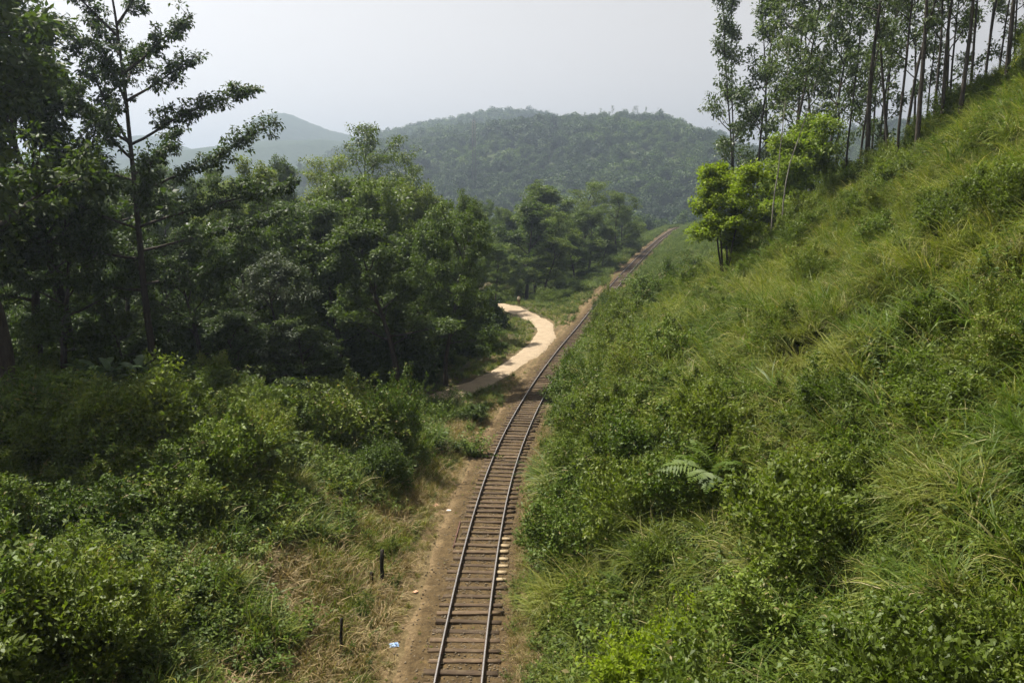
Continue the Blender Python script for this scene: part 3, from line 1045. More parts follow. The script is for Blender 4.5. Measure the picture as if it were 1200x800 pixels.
# ------------------------------------------------------------------ plants: prototypes
BROAD = [make_tree(101, 18, .30, .30, 5.8, 14), make_tree(102, 17, .28, .34, 6.2, 13, env='flat', e0=18, e1=66, leaf=.32),
         make_tree(103, 19, .30, .26, 5.2, 15, env='round', leaf=.36), make_tree(104, 16, .26, .22, 5.6, 14, e0=6, leaf=.3, per=80),
         make_tree(105, 20, .32, .36, 5.6, 14, env='vase', e0=25, leaf=.36, per=70)]
BROAD.append(make_tree(106, 14, .28, .1, 6.2, 18, -4, 70, .33, 90, .95, 6, 'round'))
OPEN = [make_tree(111, 18, .2, .34, 5.0, 14, 20, 72, .30, 34, .75, 6, 'round', skip=.15), make_tree(112, 17, .2, .28, 4.8, 13, 25, 70, .30, 40, .8, 6, 'vase', skip=.1)]
SLIM = [make_tree(121, 24, .145, .36, 3.0, 17, 28, 70, .30, 19, .55, 5, 'round', wob=.022, skip=.18, asp=.5), make_tree(122, 25, .14, .46, 2.8, 15, 32, 70, .30, 15, .55, 5, 'vase', wob=.028, skip=.2, asp=.5),
        make_tree(123, 23, .125, .28, 3.2, 17, 24, 68, .28, 20, .55, 5, 'cone', wob=.03, skip=.15, asp=.5), make_tree(124, 24, .14, .55, 3.0, 13, 30, 66, .3, 18, .6, 5, 'flat', wob=.02, skip=.15, asp=.5)]
PALE = [make_tree(131, 15, .045, .58, 2.6, 11, 22, 65, .3, 11, .5, 5, 'vase', wob=.06, skip=.25), make_tree(132, 14, .042, .55, 2.4, 11, 22, 65, .3, 11, .5, 5, 'flat', wob=.07, skip=.25)]
MULTI = [make_tree(141, 11.5, .2, .33, 2.5, 60, 4, 74, .28, 36, .6, 5, 'round', skip=.08, multi=4), make_tree(142, 12, .22, .3, 4.3, 30, 8, 70, .32, 90, .8, 6, 'flat', multi=3)]
KAPOK = [make_kapok(151)]
BUSH = [make_bush(201, 1.6, 2.4, 11, .11, 800), make_bush(202, 1.9, 2.2, 13, .12, 800), make_bush(203, 1.4, 2.6, 11, .1, 800, .42, .35), make_bush(204, 2.1, 3.0, 15, .13, 850, .5, .15), make_bush(205, 1.2, 1.5, 8, .095, 700, .45, .2)]
TREES = {'broad': BROAD, 'open': OPEN, 'slim': SLIM, 'pale': PALE, 'multi': MULTI, 'kapok': KAPOK, 'bush': BUSH}
labels_used = {}


def plant(name, label, cat, group, proto, loc, H, mat, wscale=1.0, rz=0.0, lean=(0, 0), bark='bark', parts=('trunk', 'crown')):
    tm, cm, h0 = proto
    k = H / h0
    o = obj(name, None, None, loc, None, (k * wscale, k * wscale, k))
    o.rotation_mode = 'ZYX'
    o.rotation_euler = (lean[0], lean[1], rz)
    tag(o, label, cat, group)
    for pn, me, mt in ((parts[0], tm, M[bark]), (parts[1], cm, M[mat])):
        p = obj(pn, me, o)
        p.material_slots[0].link = 'OBJECT'
        p.material_slots[0].material = mt
    labels_used.setdefault(label, []).append(o)
    return o


# ------------------------------------------------------------------ ground cover (nobody could count it)
def proto_collection(name, meshes):
    c = bpy.data.collections.new(name)
    for k, me in enumerate(meshes):
        c.objects.link(bpy.data.objects.new('%s_%02d' % (name, k), me))
    return c


def scatter(name, label, P, rot, scl, idx, coll, cat=None):
    me = bpy.data.meshes.new(name)
    me.vertices.add(len(P))
    me.vertices.foreach_set('co', np.ascontiguousarray(P, np.float32).ravel())
    a = me.attributes.new('rot', 'FLOAT_VECTOR', 'POINT'); a.data.foreach_set('vector', np.ascontiguousarray(rot, np.float32).ravel())
    a = me.attributes.new('scl', 'FLOAT_VECTOR', 'POINT'); a.data.foreach_set('vector', np.ascontiguousarray(scl, np.float32).ravel())
    a = me.attributes.new('idx', 'INT', 'POINT'); a.data.foreach_set('value', np.ascontiguousarray(idx, np.int32))
    o = obj(name, me)
    tag(o, label, cat, None, 'stuff')
    g = bpy.data.node_groups.new(name + '_nodes', 'GeometryNodeTree')
    g.interface.new_socket('Geometry', in_out='INPUT', socket_type='NodeSocketGeometry')
    g.interface.new_socket('Geometry', in_out='OUTPUT', socket_type='NodeSocketGeometry')
    n, l = g.nodes, g.links
    gi, go = n.new('NodeGroupInput'), n.new('NodeGroupOutput')
    ci = n.new('GeometryNodeCollectionInfo')
    ci.inputs['Collection'].default_value = coll
    ci.inputs['Separate Children'].default_value = True
    ci.inputs['Reset Children'].default_value = True
    iop = n.new('GeometryNodeInstanceOnPoints')
    iop.inputs['Pick Instance'].default_value = True

    def na(nm, ty):
        x = n.new('GeometryNodeInputNamedAttribute'); x.data_type = ty; x.inputs['Name'].default_value = nm
        return [s for s in x.outputs if s.enabled and s.name == 'Attribute'][0]
    l.new(gi.outputs[0], iop.inputs['Points'])
    l.new(ci.outputs[0], iop.inputs['Instance'])
    l.new(na('idx', 'INT'), iop.inputs['Instance Index'])
    l.new(na('rot', 'FLOAT_VECTOR'), iop.inputs['Rotation'])
    l.new(na('scl', 'FLOAT_VECTOR'), iop.inputs['Scale'])
    l.new(iop.outputs[0], go.inputs[0])
    md = o.modifiers.new('scatter', 'NODES')
    md.node_group = g
    return o


def in_view(X, Y, Z, m=105):
    zc = Y * math.cos(PITCH) - (Z - CAM_H) * math.sin(PITCH)
    yc = Y * math.sin(PITCH) + (Z - CAM_H) * math.cos(PITCH)
    u = X / np.maximum(zc, .1) * FPX; v = yc / np.maximum(zc, .1) * FPX
    return (zc > 3) & (np.abs(u) < 600 + m) & (np.abs(v) < 400 + m * 1.6)


def candidates(rng, n, x0, x1, y0, y1):
    X = rng.uniform(x0, x1, n); Y = rng.uniform(y0, y1, n)
    s, d, _ = track_coords(X, Y)
    Z = terr(X, Y)
    k = in_view(X, Y, Z)
    X, Y, Z, d = X[k], Y[k], Z[k], d[k]
    return X, Y, Z, d, road_dist(X, Y)


def lay(rng, name, label, X, Y, Z, smin, smax, pick, coll, tilt=.15, down=None, zs=1.0, field=None):
    n = len(X)
    rot = np.stack([rng.normal(0, tilt, n), rng.normal(0, tilt, n), rng.uniform(0, 6.283, n)], -1)
    if down is not None:                                            # blades hang down the hillside
        rot[:, 1] += down
    s = rng.uniform(smin, smax, n)
    if field: s = s * (1 + .5 * noise2(X, Y, field, 3, 1.1))
    scl = np.stack([s, s, s * zs * rng.uniform(.8, 1.2, n)], -1)
    return scatter(name, label, np.stack([X, Y, Z], -1), rot, scl, pick, coll)


GC = proto_collection('grass_tufts', [make_tuft(300 + k, M['grass'], 62, 1.25 + .12 * k, .032, .32, .3, 1.25) for k in range(4)] + [make_tuft(310 + k, M['lush'], 46, 1.35, .042, .3, .25, 1.3) for k in range(2)] + [make_tuft(314 + k, M[('grass', 'grass', 'lush')[k]], 190, 1.75, .03, .38, .45, 1.75) for k in range(3)])
DC = proto_collection('dry_tufts', [make_tuft(320 + k, M['dry'], 44, .85, .022, .5, .5, 1.4) for k in range(3)] + [make_tuft(330, M['grass'], 46, .6, .024, .35, .35, 1.1)])
HC = proto_collection('herb_clumps', [make_herb(340 + k, M['herb'], 15, .95, .115, 24) for k in range(3)] + [make_herb(350 + k, M['herb2'], 15, .9, .12, 24, .32) for k in range(2)] + [make_herb(360, M['mid'], 13, 1.0, .14, 20, .5)])
_r5 = np.random.default_rng(5)

# right hillside
r = np.random.default_rng(11)
X, Y, Z, d, rd = candidates(r, 60000, -1, 62, 9, 100)
mix = noise2(X, Y, 41, 3, .18); fine = noise2(X, Y, 42, 3, .7)
leafy = sstep(16, 5, d - 3 * fine) * .75 + sstep(.15, .5, mix) * .45
dens = np.clip(1.25 - Y / 150, .45, 1) * (d > 2.6) * np.where(noise2(X, Y, 45, 3, .55) < -.38, .7, 1.0)
keep = (r.random(len(X)) < dens * .78) & (d > 2.7 + 1.3 * r.random(len(X)) + .5 * fine)
isg = r.random(len(X)) > np.clip(leafy, 0, .85)
k = keep & isg
p = np.where(noise2(X, Y, 43, 2, .3) + r.normal(0, .4, len(X)) > .55, r.integers(4, 6, len(X)), r.integers(0, 4, len(X)))
p = np.where((Y < 30) & (r.random(len(X)) < .62 * sstep(30, 20, Y)), r.integers(4, 6, len(X)), p)
k2 = keep & (r.random(len(X)) < .16) & (d > 4.5) & (noise2(X, Y, 44, 2, .5) > -.35)
p = np.where(k2, r.choice([6, 6, 7, 7, 8], len(X)), p)
k = k | k2
k &= Y > 62
lay(r, 'spur_grass', 'long grass on the crest of the slope under the slender trees', X[k], Y[k], Z[k], .65, 1.6, p[k], GC, .26, field=46)
PC = proto_collection('grass_patches', [make_patch(700 + q, lush=.12) for q in range(5)] + [make_patch(710 + q, lush=.75, tall=1.08) for q in range(4)] + [make_patch(720 + q, lush=.25, n=17, tall=.8) for q in range(3)])
rg = np.random.default_rng(18)
sg, dg = np.meshgrid(np.arange(38, 96, 1.75), np.arange(4.6, 60, 1.6))
sg = (sg + rg.uniform(-.6, .6, sg.shape)).ravel(); dg = (dg + rg.uniform(-.55, .55, dg.shape)).ravel()
Pg, Tg, Ng, _z = track_at(sg)
xg, yg = Pg[:, 0] + Ng[:, 0] * dg, Pg[:, 1] + Ng[:, 1] * dg
zg = terr(xg, yg)
lf = np.clip(sstep(14, 5, dg - 3 * noise2(xg, yg, 42, 3, .7)) * .7 + sstep(.2, .5, noise2(xg, yg, 41, 3, .18)) * .4, 0, .8)
kg = in_view(xg, yg, zg) & (yg > 9) & (yg < 64) & (rg.random(len(xg)) > lf * .5) & (noise2(xg, yg, 45, 3, .55) > -.95)
pl = noise2(xg, yg, 43, 2, .3) + rg.normal(0, .35, len(xg)) + 1.1 * sstep(30, 19, yg) > .6
pg = np.where(pl, rg.integers(5, 9, len(xg)), np.where(rg.random(len(xg)) < .25, rg.integers(9, 12, len(xg)), rg.integers(0, 5, len(xg))))
rotg = np.stack([rg.normal(0, .06, len(xg)), rg.normal(0, .06, len(xg)), np.arctan2(Ng[:, 1], Ng[:, 0]) + rg.normal(0, .05, len(xg))], -1)
fg = rg.uniform(.75, 1.25, len(xg)) * (1 + .3 * noise2(xg, yg, 46, 3, .8))
sclg = np.stack([np.ones(len(xg)), np.where(rg.random(len(xg)) < .5, -1., 1.), fg], -1)
zg = zg - .1 + rg.uniform(0, .45, len(xg)) + .4 * noise2(xg, yg, 49, 2, 1.3)
# the height scale must not change the slope the patch stands on
sclg[:, 0] = fg; sclg[:, 1] *= np.clip(fg, .9, 1.3)
scatter('hillside_grass', 'long yellow green grass covering the steep slope right of the railway', np.stack([xg, yg, zg], -1)[kg], rotg[kg], sclg[kg], pg[kg], PC)
r2 = np.random.default_rng(20)
X2, Y2, Z2, d2, _q = candidates(r2, 3000, 2, 60, 12, 70)
k2 = (d2 > 7) & (noise2(X2, Y2, 97, 3, .5) + r2.normal(0, .25, len(X2)) > .12)
lay(r2, 'grass_tussocks', 'big arching grass tussocks standing out of the slope on the right', X2[k2], Y2[k2], Z2[k2] + .1, .75, 1.45, r2.choice([6, 7, 7, 8], k2.sum()), GC, .3)
X2, Y2, Z2, d2, _q = candidates(r2, 5000, 0, 40, 40, 92)
k2 = (d2 > 3.5) & (d2 < 17) & (noise2(X2, Y2, 98, 3, .45) + r2.normal(0, .25, len(X2)) > .42)
lay(r2, 'tall_reeds', 'tall arching reeds clumped on the slope below the bright tree', X2[k2], Y2[k2], Z2[k2] + .1, 1.0, 1.9, r2.choice([6, 7, 8, 8], k2.sum()), GC, .25)
k = keep & ~isg
lay(r, 'hillside_weeds', 'leafy green weeds mixed into the grass right of the railway', X[k], Y[k], Z[k], .5, 1.6, r.integers(0, 6, k.sum()), HC, .25, field=47)

# left bank: dry grass beside the footpath, leafy growth above it
r = np.random.default_rng(12)
X, Y, Z, d, rd = candidates(r, 70000, -62, 0, 12, 64)
a = -d; fine = noise2(X, Y, 52, 3, .6)
bound = 8.3 + 2.3 * fine + 1.6 * sstep(44, 34, Y) - 1.4 * sstep(46, 54, Y)
isdry = (a > 3.2 + .9 * r.random(len(X)) + .4 * fine) & (a < bound) & (rd > 2.6)
k = isdry & (r.random(len(X)) < .95)
p = np.where(noise2(X, Y, 53, 3, .9) + r.normal(0, .45, len(X)) > .15, 3, r.integers(0, 3, len(X)))
lay(r, 'dry_bank_grass', 'straw coloured dry grass on the bank left of the footpath', X[k], Y[k], Z[k], .7, 1.7, p[k], DC, .4)
k = (a > bound - 2.5) & (r.random(len(X)) < np.where(a < bound, .2, .8)) & (rd > 2.2)
lay(r, 'bank_weeds', 'dense leafy green weeds covering the rise on the left', X[k], Y[k], Z[k], .5, 1.7, r.integers(0, 6, k.sum()), HC, .28, field=48)
k = (a > bound - 1.5) & (r.random(len(X)) < .5) & (noise2(X, Y, 58, 3, .35) > -.15) & (rd > 2.2)
p = np.where(r.random(len(X)) < .6, r.integers(4, 6, len(X)), r.integers(0, 4, len(X)))
lay(r, 'bank_grass', 'long green grass blades among the weeds on the left', X[k], Y[k], Z[k] + .15, .6, 1.35, p[k], GC, .2)

TC = proto_collection('thicket_clumps', [b_[1].copy() for b_ in (make_bush(240, 1.3, 1.9, 9, .11, 520), make_bush(241, 1.5, 2.2, 10, .12, 520, .45, .25), make_bush(242, 1.2, 2.3, 9, .1, 560, .4, .35))])
for q_, me in enumerate([o.data for o in TC.objects]):
    me.materials[0] = M[('herb', 'light', 'herb2')[q_]]
k = (a > bound + 1.5) & (r.random(len(X)) < .016 * np.where(noise2(X, Y, 55, 2, .3) > -.1, 1.6, .4)) & (rd > 3)
lay(r, 'thicket', 'rough shrubs growing into one thicket across the left rise', X[k], Y[k], Z[k] - .1, .45, 1.8 - .75 * sstep(36, 50, Y[k]), r.integers(0, 3, k.sum()), TC, .15, field=57)
r = np.random.default_rng(17)
X, Y, Z, d, rd = candidates(r, 9000, -1, 50, 12, 96)
k = (d > 4.0) & (rd > 4) & (r.random(len(X)) < np.where(d < 12, .09, .06) * np.where(noise2(X, Y, 56, 2, .3) > 0, 1.8, .3))
lay(r, 'slope_shrubs', 'low shrubs scattered through the grass right of the railway', X[k], Y[k], Z[k] - .1, .4, 1.25 + .5 * (d[k] < 11), r.integers(0, 3, k.sum()), TC, .15)

X, Y, Z, d, rd = candidates(r, 2600, 14, 60, 56, 84)
k = (d > 17) & (r.random(len(X)) < .16) & (noise2(X, Y, 59, 2, .3) > -.3)
lay(r, 'stand_brush', 'low brush around the feet of the slender trees', X[k], Y[k], Z[k] - .1, .5, 1.35, r.integers(0, 3, k.sum()), TC, .15)

# the green verges beyond the crossing and along the far line
r = np.random.default_rng(13)
X, Y, Z, d, rd = candidates(r, 60000, -40, 115, 62, 385)
fine = noise2(X, Y, 62, 3, .35)
k = (rd > 2.5 + .5 * fine) & (np.where(d < 0, -d, d) > 2.7 + .8 * fine) & (((d < 0) & (d > -26)) | ((d > 0) & (d < 34) & (Y > 96))) & (r.random(len(X)) < .62)
pk = r.integers(0, 6, k.sum())
big = np.where(Y[k] > 150, 1.9, 1.0) * np.clip((rd[k] - 1.9) / 3.2, .25, 1)
o = lay(r, 'verge_weeds', 'green weeds on the verges of the gravel path and the far line', X[k], Y[k], Z[k], .55, 1.1, pk, HC, .2)
sc_ = np.empty(3 * k.sum(), np.float32); at_ = o.data.attributes['scl'].data; at_.foreach_get('vector', sc_); at_.foreach_set('vector', (sc_.reshape(-1, 3) * big[:, None]).ravel())
k = (rd > 2.0) & (np.abs(d) > 2.4) & (np.abs(d) < 9 + 5 * fine) & (r.random(len(X)) < .6) & ((d < 0) | (Y > 96))
lay(r, 'verge_grass', 'short grass along both sides of the far line', X[k], Y[k], Z[k], .4, .85, r.choice([0, 1, 3, 3], k.sum()), DC, .2)

# low green turf on the banks of the gravel path and past the crossing
r = np.random.default_rng(21)
X, Y, Z, d, rd = candidates(r, 26000, -16, 34, 68, 190)
k = (rd > 1.75 + .35 * noise2(X, Y, 64, 3, .8)) & (d < -3.4 + .6 * noise2(X, Y, 65, 3, .6)) & (d > -17)
pk = np.where(noise2(X, Y, 66, 2, .3) + r.normal(0, .3, len(X)) > .35, 3, r.choice([4, 5, 0, 1], len(X)))
lay(r, 'path_turf', 'low bright green grass on the banks beside the gravel path', X[k], Y[k], Z[k], .26, .52, pk[k], GC, .3, field=67)
# thin straw creeping over the footpath edge
n = 3200
r = np.random.default_rng(19)
s = r.uniform(52, 122, n); dd = -r.normal(3.5, .6, n)
P, T, N, Zt = track_at(s)
X, Y = P[:, 0] + N[:, 0] * dd, P[:, 1] + N[:, 1] * dd
k = (dd < -2.6) & (road_dist(X, Y) > 1.8)
k &= road_dist(X, Y) > 2.6
lay(r, 'footpath_straw', 'thin dry straw creeping over the left edge of the footpath', X[k], Y[k], terr(X, Y)[k], .25, .7, r.choice([0, 1, 2, 3], k.sum()), DC, .5)
# leafy growth leaning over the right rail past the crossing
n = 1400
s = r.uniform(97, 172, n); dd = r.uniform(1.9, 5.5, n)
P, T, N, Zt = track_at(s)
X, Y = P[:, 0] + N[:, 0] * dd, P[:, 1] + N[:, 1] * dd
lay(r, 'spur_weeds', 'leafy weeds crowding the right rail beyond the crossing', X, Y, terr(X, Y), 1.1, 2.3, r.integers(0, 6, n), HC, .2)

# small weeds along the right edge of the bed
r = np.random.default_rng(14)
n = 2600
s = r.uniform(52, 135, n); dd = np.where(r.random(n) < .8, r.uniform(1.75, 3.6, n), r.uniform(-4.4, -3.4, n))
P, T, N, Zt = track_at(s)
X, Y = P[:, 0] + N[:, 0] * dd, P[:, 1] + N[:, 1] * dd
Z = terr(X, Y) + .02
k = (noise2(X, Y, 71, 3, .8) + r.normal(0, .3, n) > .22) & (road_dist(X, Y) > 2.8)
lay(r, 'bed_edge_weeds', 'low weeds and dry stalks along the right edge of the track bed', X[k], Y[k], Z[k], .3, .75, r.integers(0, 6, k.sum()), HC, .3)
n = 4200
s = r.uniform(52, 125, n); dd = r.uniform(1.7, 3.6, n) ** 1.0
P, T, N, Zt = track_at(s)
X, Y = P[:, 0] + N[:, 0] * dd, P[:, 1] + N[:, 1] * dd
lay(r, 'bed_edge_straw', 'flattened dry straw between the right rail and the slope', X, Y, terr(X, Y) + .04, .3, .85, r.choice([0, 1, 2, 3], n), DC, .5)

n = 1100
s = r.uniform(52, 150, n); dd = r.uniform(-1.9, 1.9, n)
P, T, N, Zt = track_at(s)
X, Y = P[:, 0] + N[:, 0] * dd, P[:, 1] + N[:, 1] * dd
k = noise2(X, Y, 73, 3, .9) + r.normal(0, .25, n) > .1
lay(r, 'bed_straw', 'short yellow grass sprouting between the sleepers', X[k], Y[k], Zt[k] + .04, .12, .3, r.choice([0, 3, 3], k.sum()), DC, .4)

# loose stones in the bed
ico = []
for q in range(3):
    rs_ = np.random.default_rng(80 + q)
    V = unit(rs_.normal(0, 1, (8, 3))) * .05
    V = np.array([[x, y, z] for z in (-1, 1) for y in (-1, 1) for x in (-1, 1)], float) * rs_.uniform(.6, 1, (8, 3)) * np.array([.045, .035, .026])
    ico.append(mesh_np('stone', V, np.array([[0, 2, 3, 1], [4, 5, 7, 6], [0, 1, 5, 4], [2, 6, 7, 3], [0, 4, 6, 2], [1, 3, 7, 5]]), M['stone']))
SC = proto_collection('stones', ico)
n = 14000
s = r.uniform(52, 150, n); dd = r.normal(0, 1.25, n)
P, T, N, Zt = track_at(s)
X, Y = P[:, 0] + N[:, 0] * dd, P[:, 1] + N[:, 1] * dd
lay(r, 'ballast_stones', 'small brown stones half buried between the sleepers', X, Y, Zt + np.where(np.abs(dd) < 1.7, .06, .02), .4, 1.15, r.integers(0, 3, n), SC, .5)

# far woods on the hills: one mass each
def far_tree(seed, R, H, n, leaf):
    rng = np.random.default_rng(seed)
    mb = MB()
    for k in range(7):
        c = np.array([rng.normal(0, R * .42), rng.normal(0, R * .42), H * rng.uniform(.45, .85)])
        clump(mb, rng, c, n // 7, R * rng.uniform(.45, .7), leaf, .2, .8, .8)
    mb.tube(np.array([[0, 0, -1], [.1, 0, H * .4], [.3, .1, H * .8]]), [.3, .2, .1], 4, False)
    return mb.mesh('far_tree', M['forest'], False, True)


FC = proto_collection('far_trees', [far_tree(400 + k, 3.6 + .5 * (k % 3), 9 + 1.5 * (k % 4), 460, .9 + .12 * (k % 3)) for k in range(6)])
r = np.random.default_rng(15)
n = 21000
Y = 545 + 470 * r.random(n) ** .8; X = r.uniform(-.46, .72, n) * Y
Z = hill_z(H1, X, Y)
clear = (noise2(X, Y, 96, 3, .03) > -.5) | (r.random(n) < .25)
bare_k = clear & (np.hypot((X - 129) / 1.0, (Y - 996) / .8) > 48)
k = bare_k & (X / Y * FPX + 600 > 150)
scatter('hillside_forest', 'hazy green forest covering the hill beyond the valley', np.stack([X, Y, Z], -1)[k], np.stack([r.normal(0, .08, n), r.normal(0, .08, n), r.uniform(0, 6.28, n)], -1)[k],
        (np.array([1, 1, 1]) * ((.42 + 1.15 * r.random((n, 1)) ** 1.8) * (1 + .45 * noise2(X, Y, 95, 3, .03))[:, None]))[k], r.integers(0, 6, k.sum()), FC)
n = 5200
Y = 1140 + 218 * r.random(n); X = r.uniform(-.26, .26, n) * Y
scatter('round_hill_forest', 'pale hazy trees covering the rounded hill behind', np.stack([X, Y, hill_z(H2, X, Y)], -1), np.stack([0 * X, 0 * X, r.uniform(0, 6.28, n)], -1), np.array([1, 1, 1]) * r.uniform(.9, 1.9, (n, 1)), r.integers(0, 6, n), FC)
n = 4600                                                            # the wooded valley floor between the near trees and the hill
Y = r.uniform(235, 600, n); X = r.uniform(-.5, .62, n) * Y
s_, d_, _ = track_coords(X, Y)
Zv = terr(X, Y)
k = (np.abs(d_) > 18) & ((d_ < 0) | (d_ > 42))
scatter('valley_forest', 'dark green treetops filling the valley behind the line', np.stack([X, Y, Zv], -1)[k], np.stack([0 * X, 0 * X, r.uniform(0, 6.28, n)], -1)[k], (np.array([1, 1, 1]) * r.uniform(.7, 1.35, (n, 1)))[k], r.integers(0, 6, k.sum()), FC)


# undergrowth under the left forest, and the wood that closes the view behind it
UC = proto_collection('undergrowth_clumps', [make_bush(230 + k, 1.7, 2.1, 8, .24, 230, .55, .2)[1] for k in range(3)])
for me in [o.data for o in UC.objects]:
    me.materials[0] = M['dark']
r = np.random.default_rng(16)
X, Y, Z, d, rd = candidates(r, 5200, -95, 2, 57, 150)
k = (rd > np.where(Y > 96, 7.5, 3.6)) & (d < -9.5 + 2.5 * noise2(X, Y, 90, 2, .2)) & (r.random(len(X)) < .42) & ~((Y < 63) & (d > -26))
lay(r, 'forest_undergrowth', 'dark undergrowth beneath the trees left of the gravel path', X[k], Y[k], Z[k], .6, 1.5, r.integers(0, 3, k.sum()), UC, .15)
BC = proto_collection('background_trees', [b[1] for b in BROAD])
X, Y, Z, d, rd = candidates(r, 900, -150, 60, 128, 245)
k = (d < -17) & (r.random(len(X)) < .62) & (rd > 6)
lay(r, 'background_wood', 'dense green wood filling the dip behind the left trees', X[k], Y[k], Z[k] - 1.0, .55, .85, r.integers(0, 5, k.sum()), BC, .04)

# ------------------------------------------------------------------ trees on the left
GL = 'forest trees left of the line'
left_trees = [
    # label, column, distance, top row, builder, variant, leaves, width, turn
    ('tall dark tree whose crown fills the upper left corner', 18, 47, -150, 'broad', 2, 'dark', 1.05, .3),
    ('dark tree beyond the left border of the corner tree', -60, 54, -150, 'broad', 0, 'dark', 1.1, 1.3),
    ('dark leafy tree between the corner tree and the tiered tree', 86, 66, -45, 'broad', 0, 'dark', 1.0, 2.0),
    ('dark tree filling the gap under the corner tree', 45, 60, 60, 'broad', 0, 'dark', 1.0, 3.4),
    ('low dark tree in front of the tiered tree, left side', 78, 57, 190, 'broad', 3, 'dark', 1.05, .8),
    ('dark rounded tree at the foot of the tiered tree, right side', 238, 63, 268, 'broad', 3, 'dark', 1.1, 2.6),
    ('small dark tree standing low at the foot of the tiered tree', 160, 61, 318, 'broad', 1, 'dark', 1.3, 4.0),
    ('dark bushy tree just below the white house roof', 224, 90, 258, 'broad', 3, 'dark', 1.0, 1.2),
    ('wide low crowned tree rounding out the forest front left of the grey green tree', 290, 73, 262, 'broad', 5, 'mid', 1.1, .6),
    ('wide low crowned tree directly above the grey green tree', 352, 80, 236, 'broad', 5, 'mid', 1.15, 1.9),
    ('wide sunlit tree under the highest crown', 425, 88, 206, 'broad', 5, 'light', 1.1, 3.1),
    ('wide sunlit tree right under the light loose tree', 492, 97, 216, 'broad', 5, 'light', .8, 4.4),
    ('wide dark tree below the white roof, left of the forest front', 205, 71, 300, 'broad', 5, 'dark', 1.1, 5.0),
    ('wide tree behind the tip of the long limbs', 285, 100, 212, 'broad', 5, 'light', 1.0, .2),
    ('wide tree on the forest corner above the path bend', 540, 113, 246, 'broad', 5, 'mid', .75, 2.4),
    ('wide rounded tree in the gap before the far group', 628, 168, 240, 'broad', 5, 'mid', 1.3, 3.7),
    ('wide rounded tree in the middle of the far group', 690, 190, 244, 'broad', 5, 'mid', 1.3, 1.0),
    ('wide rounded tree closing the far group at the bend', 728, 238, 242, 'broad', 5, 'mid', 1.2, 5.9),
    ('wide leafy tree shading the near end of the gravel path', 508, 79, 256, 'broad', 5, 'mid', 1.0, 2.0),
    ('dark tree close behind the stem of the tiered tree', 150, 76, 196, 'broad', 0, 'dark', 1.0, 5.1),
    ('mid green tree just right of the tiered tree behind its long limbs', 262, 84, 205, 'broad', 1, 'mid', 1.0, .4),
    ('green tree under the tip of the lowest long limb', 318, 92, 184, 'broad', 4, 'light', .9, 1.9),
    ('low grey green tree at the forest edge with dull speckled leaves', 338, 67, 296, 'broad', 3, 'grey', 1.15, 3.0),
    ('small dark tree crowded under the grey green tree', 290, 62, 352, 'broad', 0, 'dark', 1.5, 2.2),
    ('pale yellow green tree top with the highest crown left of the mast', 432, 120, 143, 'open', 0, 'light', 1.1, 0.),
    ('light green loose tree right of the highest crown', 487, 128, 176, 'open', 1, 'light', 1.05, 1.1),
    ('light tree half hidden left of the highest crown', 385, 112, 182, 'open', 1, 'light', 1.1, 2.7),
    ('broad domed dark green tree in the middle of the forest', 462, 82, 208, 'broad', 1, 'mid', 1.15, 2.9),
    ('broad tree with two dark stems showing beside the gravel path', 522, 73.5, 236, 'broad', 1, 'mid', 1.0, .9),
    ('dark tree between the grey green tree and the domed tree', 400, 75, 240, 'broad', 2, 'mid', 1.1, 4.2),
    ('dark tree overhanging the shaded end of the path', 468, 70.5, 250, 'broad', 0, 'dark', 1.3, 1.4),
    ('low dark tree left of the shaded path end behind the thicket', 368, 64, 366, 'broad', 0, 'dark', 1.5, .2),
    ('mid green tree right of the domed tree below the mast', 532, 102, 226, 'broad', 0, 'light', .75, 3.9),
    ('dark tree reaching over the bend of the gravel path', 528, 89, 300, 'broad', 3, 'dark', .95, 5.5),
    ('tree with flat leafy tiers above the bend of the path', 560, 127, 236, 'broad', 1, 'mid', .8, 2.3),
    ('dark tree at the far end of the gravel path', 580, 141, 286, 'broad', 4, 'mid', 1.1, .1),
    ('green tree behind the left forest under the blue ridge', 345, 132, 184, 'broad', 4, 'mid', .95, 3.3),
    ('hazy green tree behind the tiered tree under the mountain', 268, 126, 196, 'broad', 2, 'mid', 1.0, 4.5),
    ('hazy dark tree left of the house roof', 196, 118, 205, 'broad', 0, 'mid', 1.0, 5.7),
    ('green tree left of the small rounded far tree group', 618, 158, 236, 'broad', 2, 'mid', 1.35, .5),
    ('rounded dark tree, tallest of the group beside the far line', 652, 188, 214, 'broad', 0, 'light', 1.49, 1.7),
    ('yellow green tree next to the tallest of the far group', 684, 203, 212, 'open', 1, 'light', 1.49, 3.1),
    ('dark tree at the right of the far group near the bend', 722, 224, 224, 'broad', 3, 'mid', 1.35, 4.4),
    ('small tree where the far line begins its bend', 744, 262, 254, 'broad', 1, 'mid', 1.28, 5.6),
    ('green tree on the bank halfway along the far line', 706, 192, 264, 'broad', 2, 'mid', 1.49, 0.9),
    ('dark tree in front of the far group, lower edge', 672, 168, 276, 'broad', 3, 'dark', 1.55, 2.1),
    ('low dark tree above the bushes beyond the path', 636, 152, 276, 'broad', 0, 'mid', 1.62, 3.6),
]
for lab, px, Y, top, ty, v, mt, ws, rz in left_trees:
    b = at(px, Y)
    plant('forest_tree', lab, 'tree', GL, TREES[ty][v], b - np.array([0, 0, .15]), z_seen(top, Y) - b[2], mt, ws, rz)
b = at(187, 58)
plant('tiered_tree', 'tall straight tree with long tiered limbs against the sky', 'tree', GL, KAPOK[0], b, z_seen(-20, 58) - b[2], 'dark', 1.0, .05)

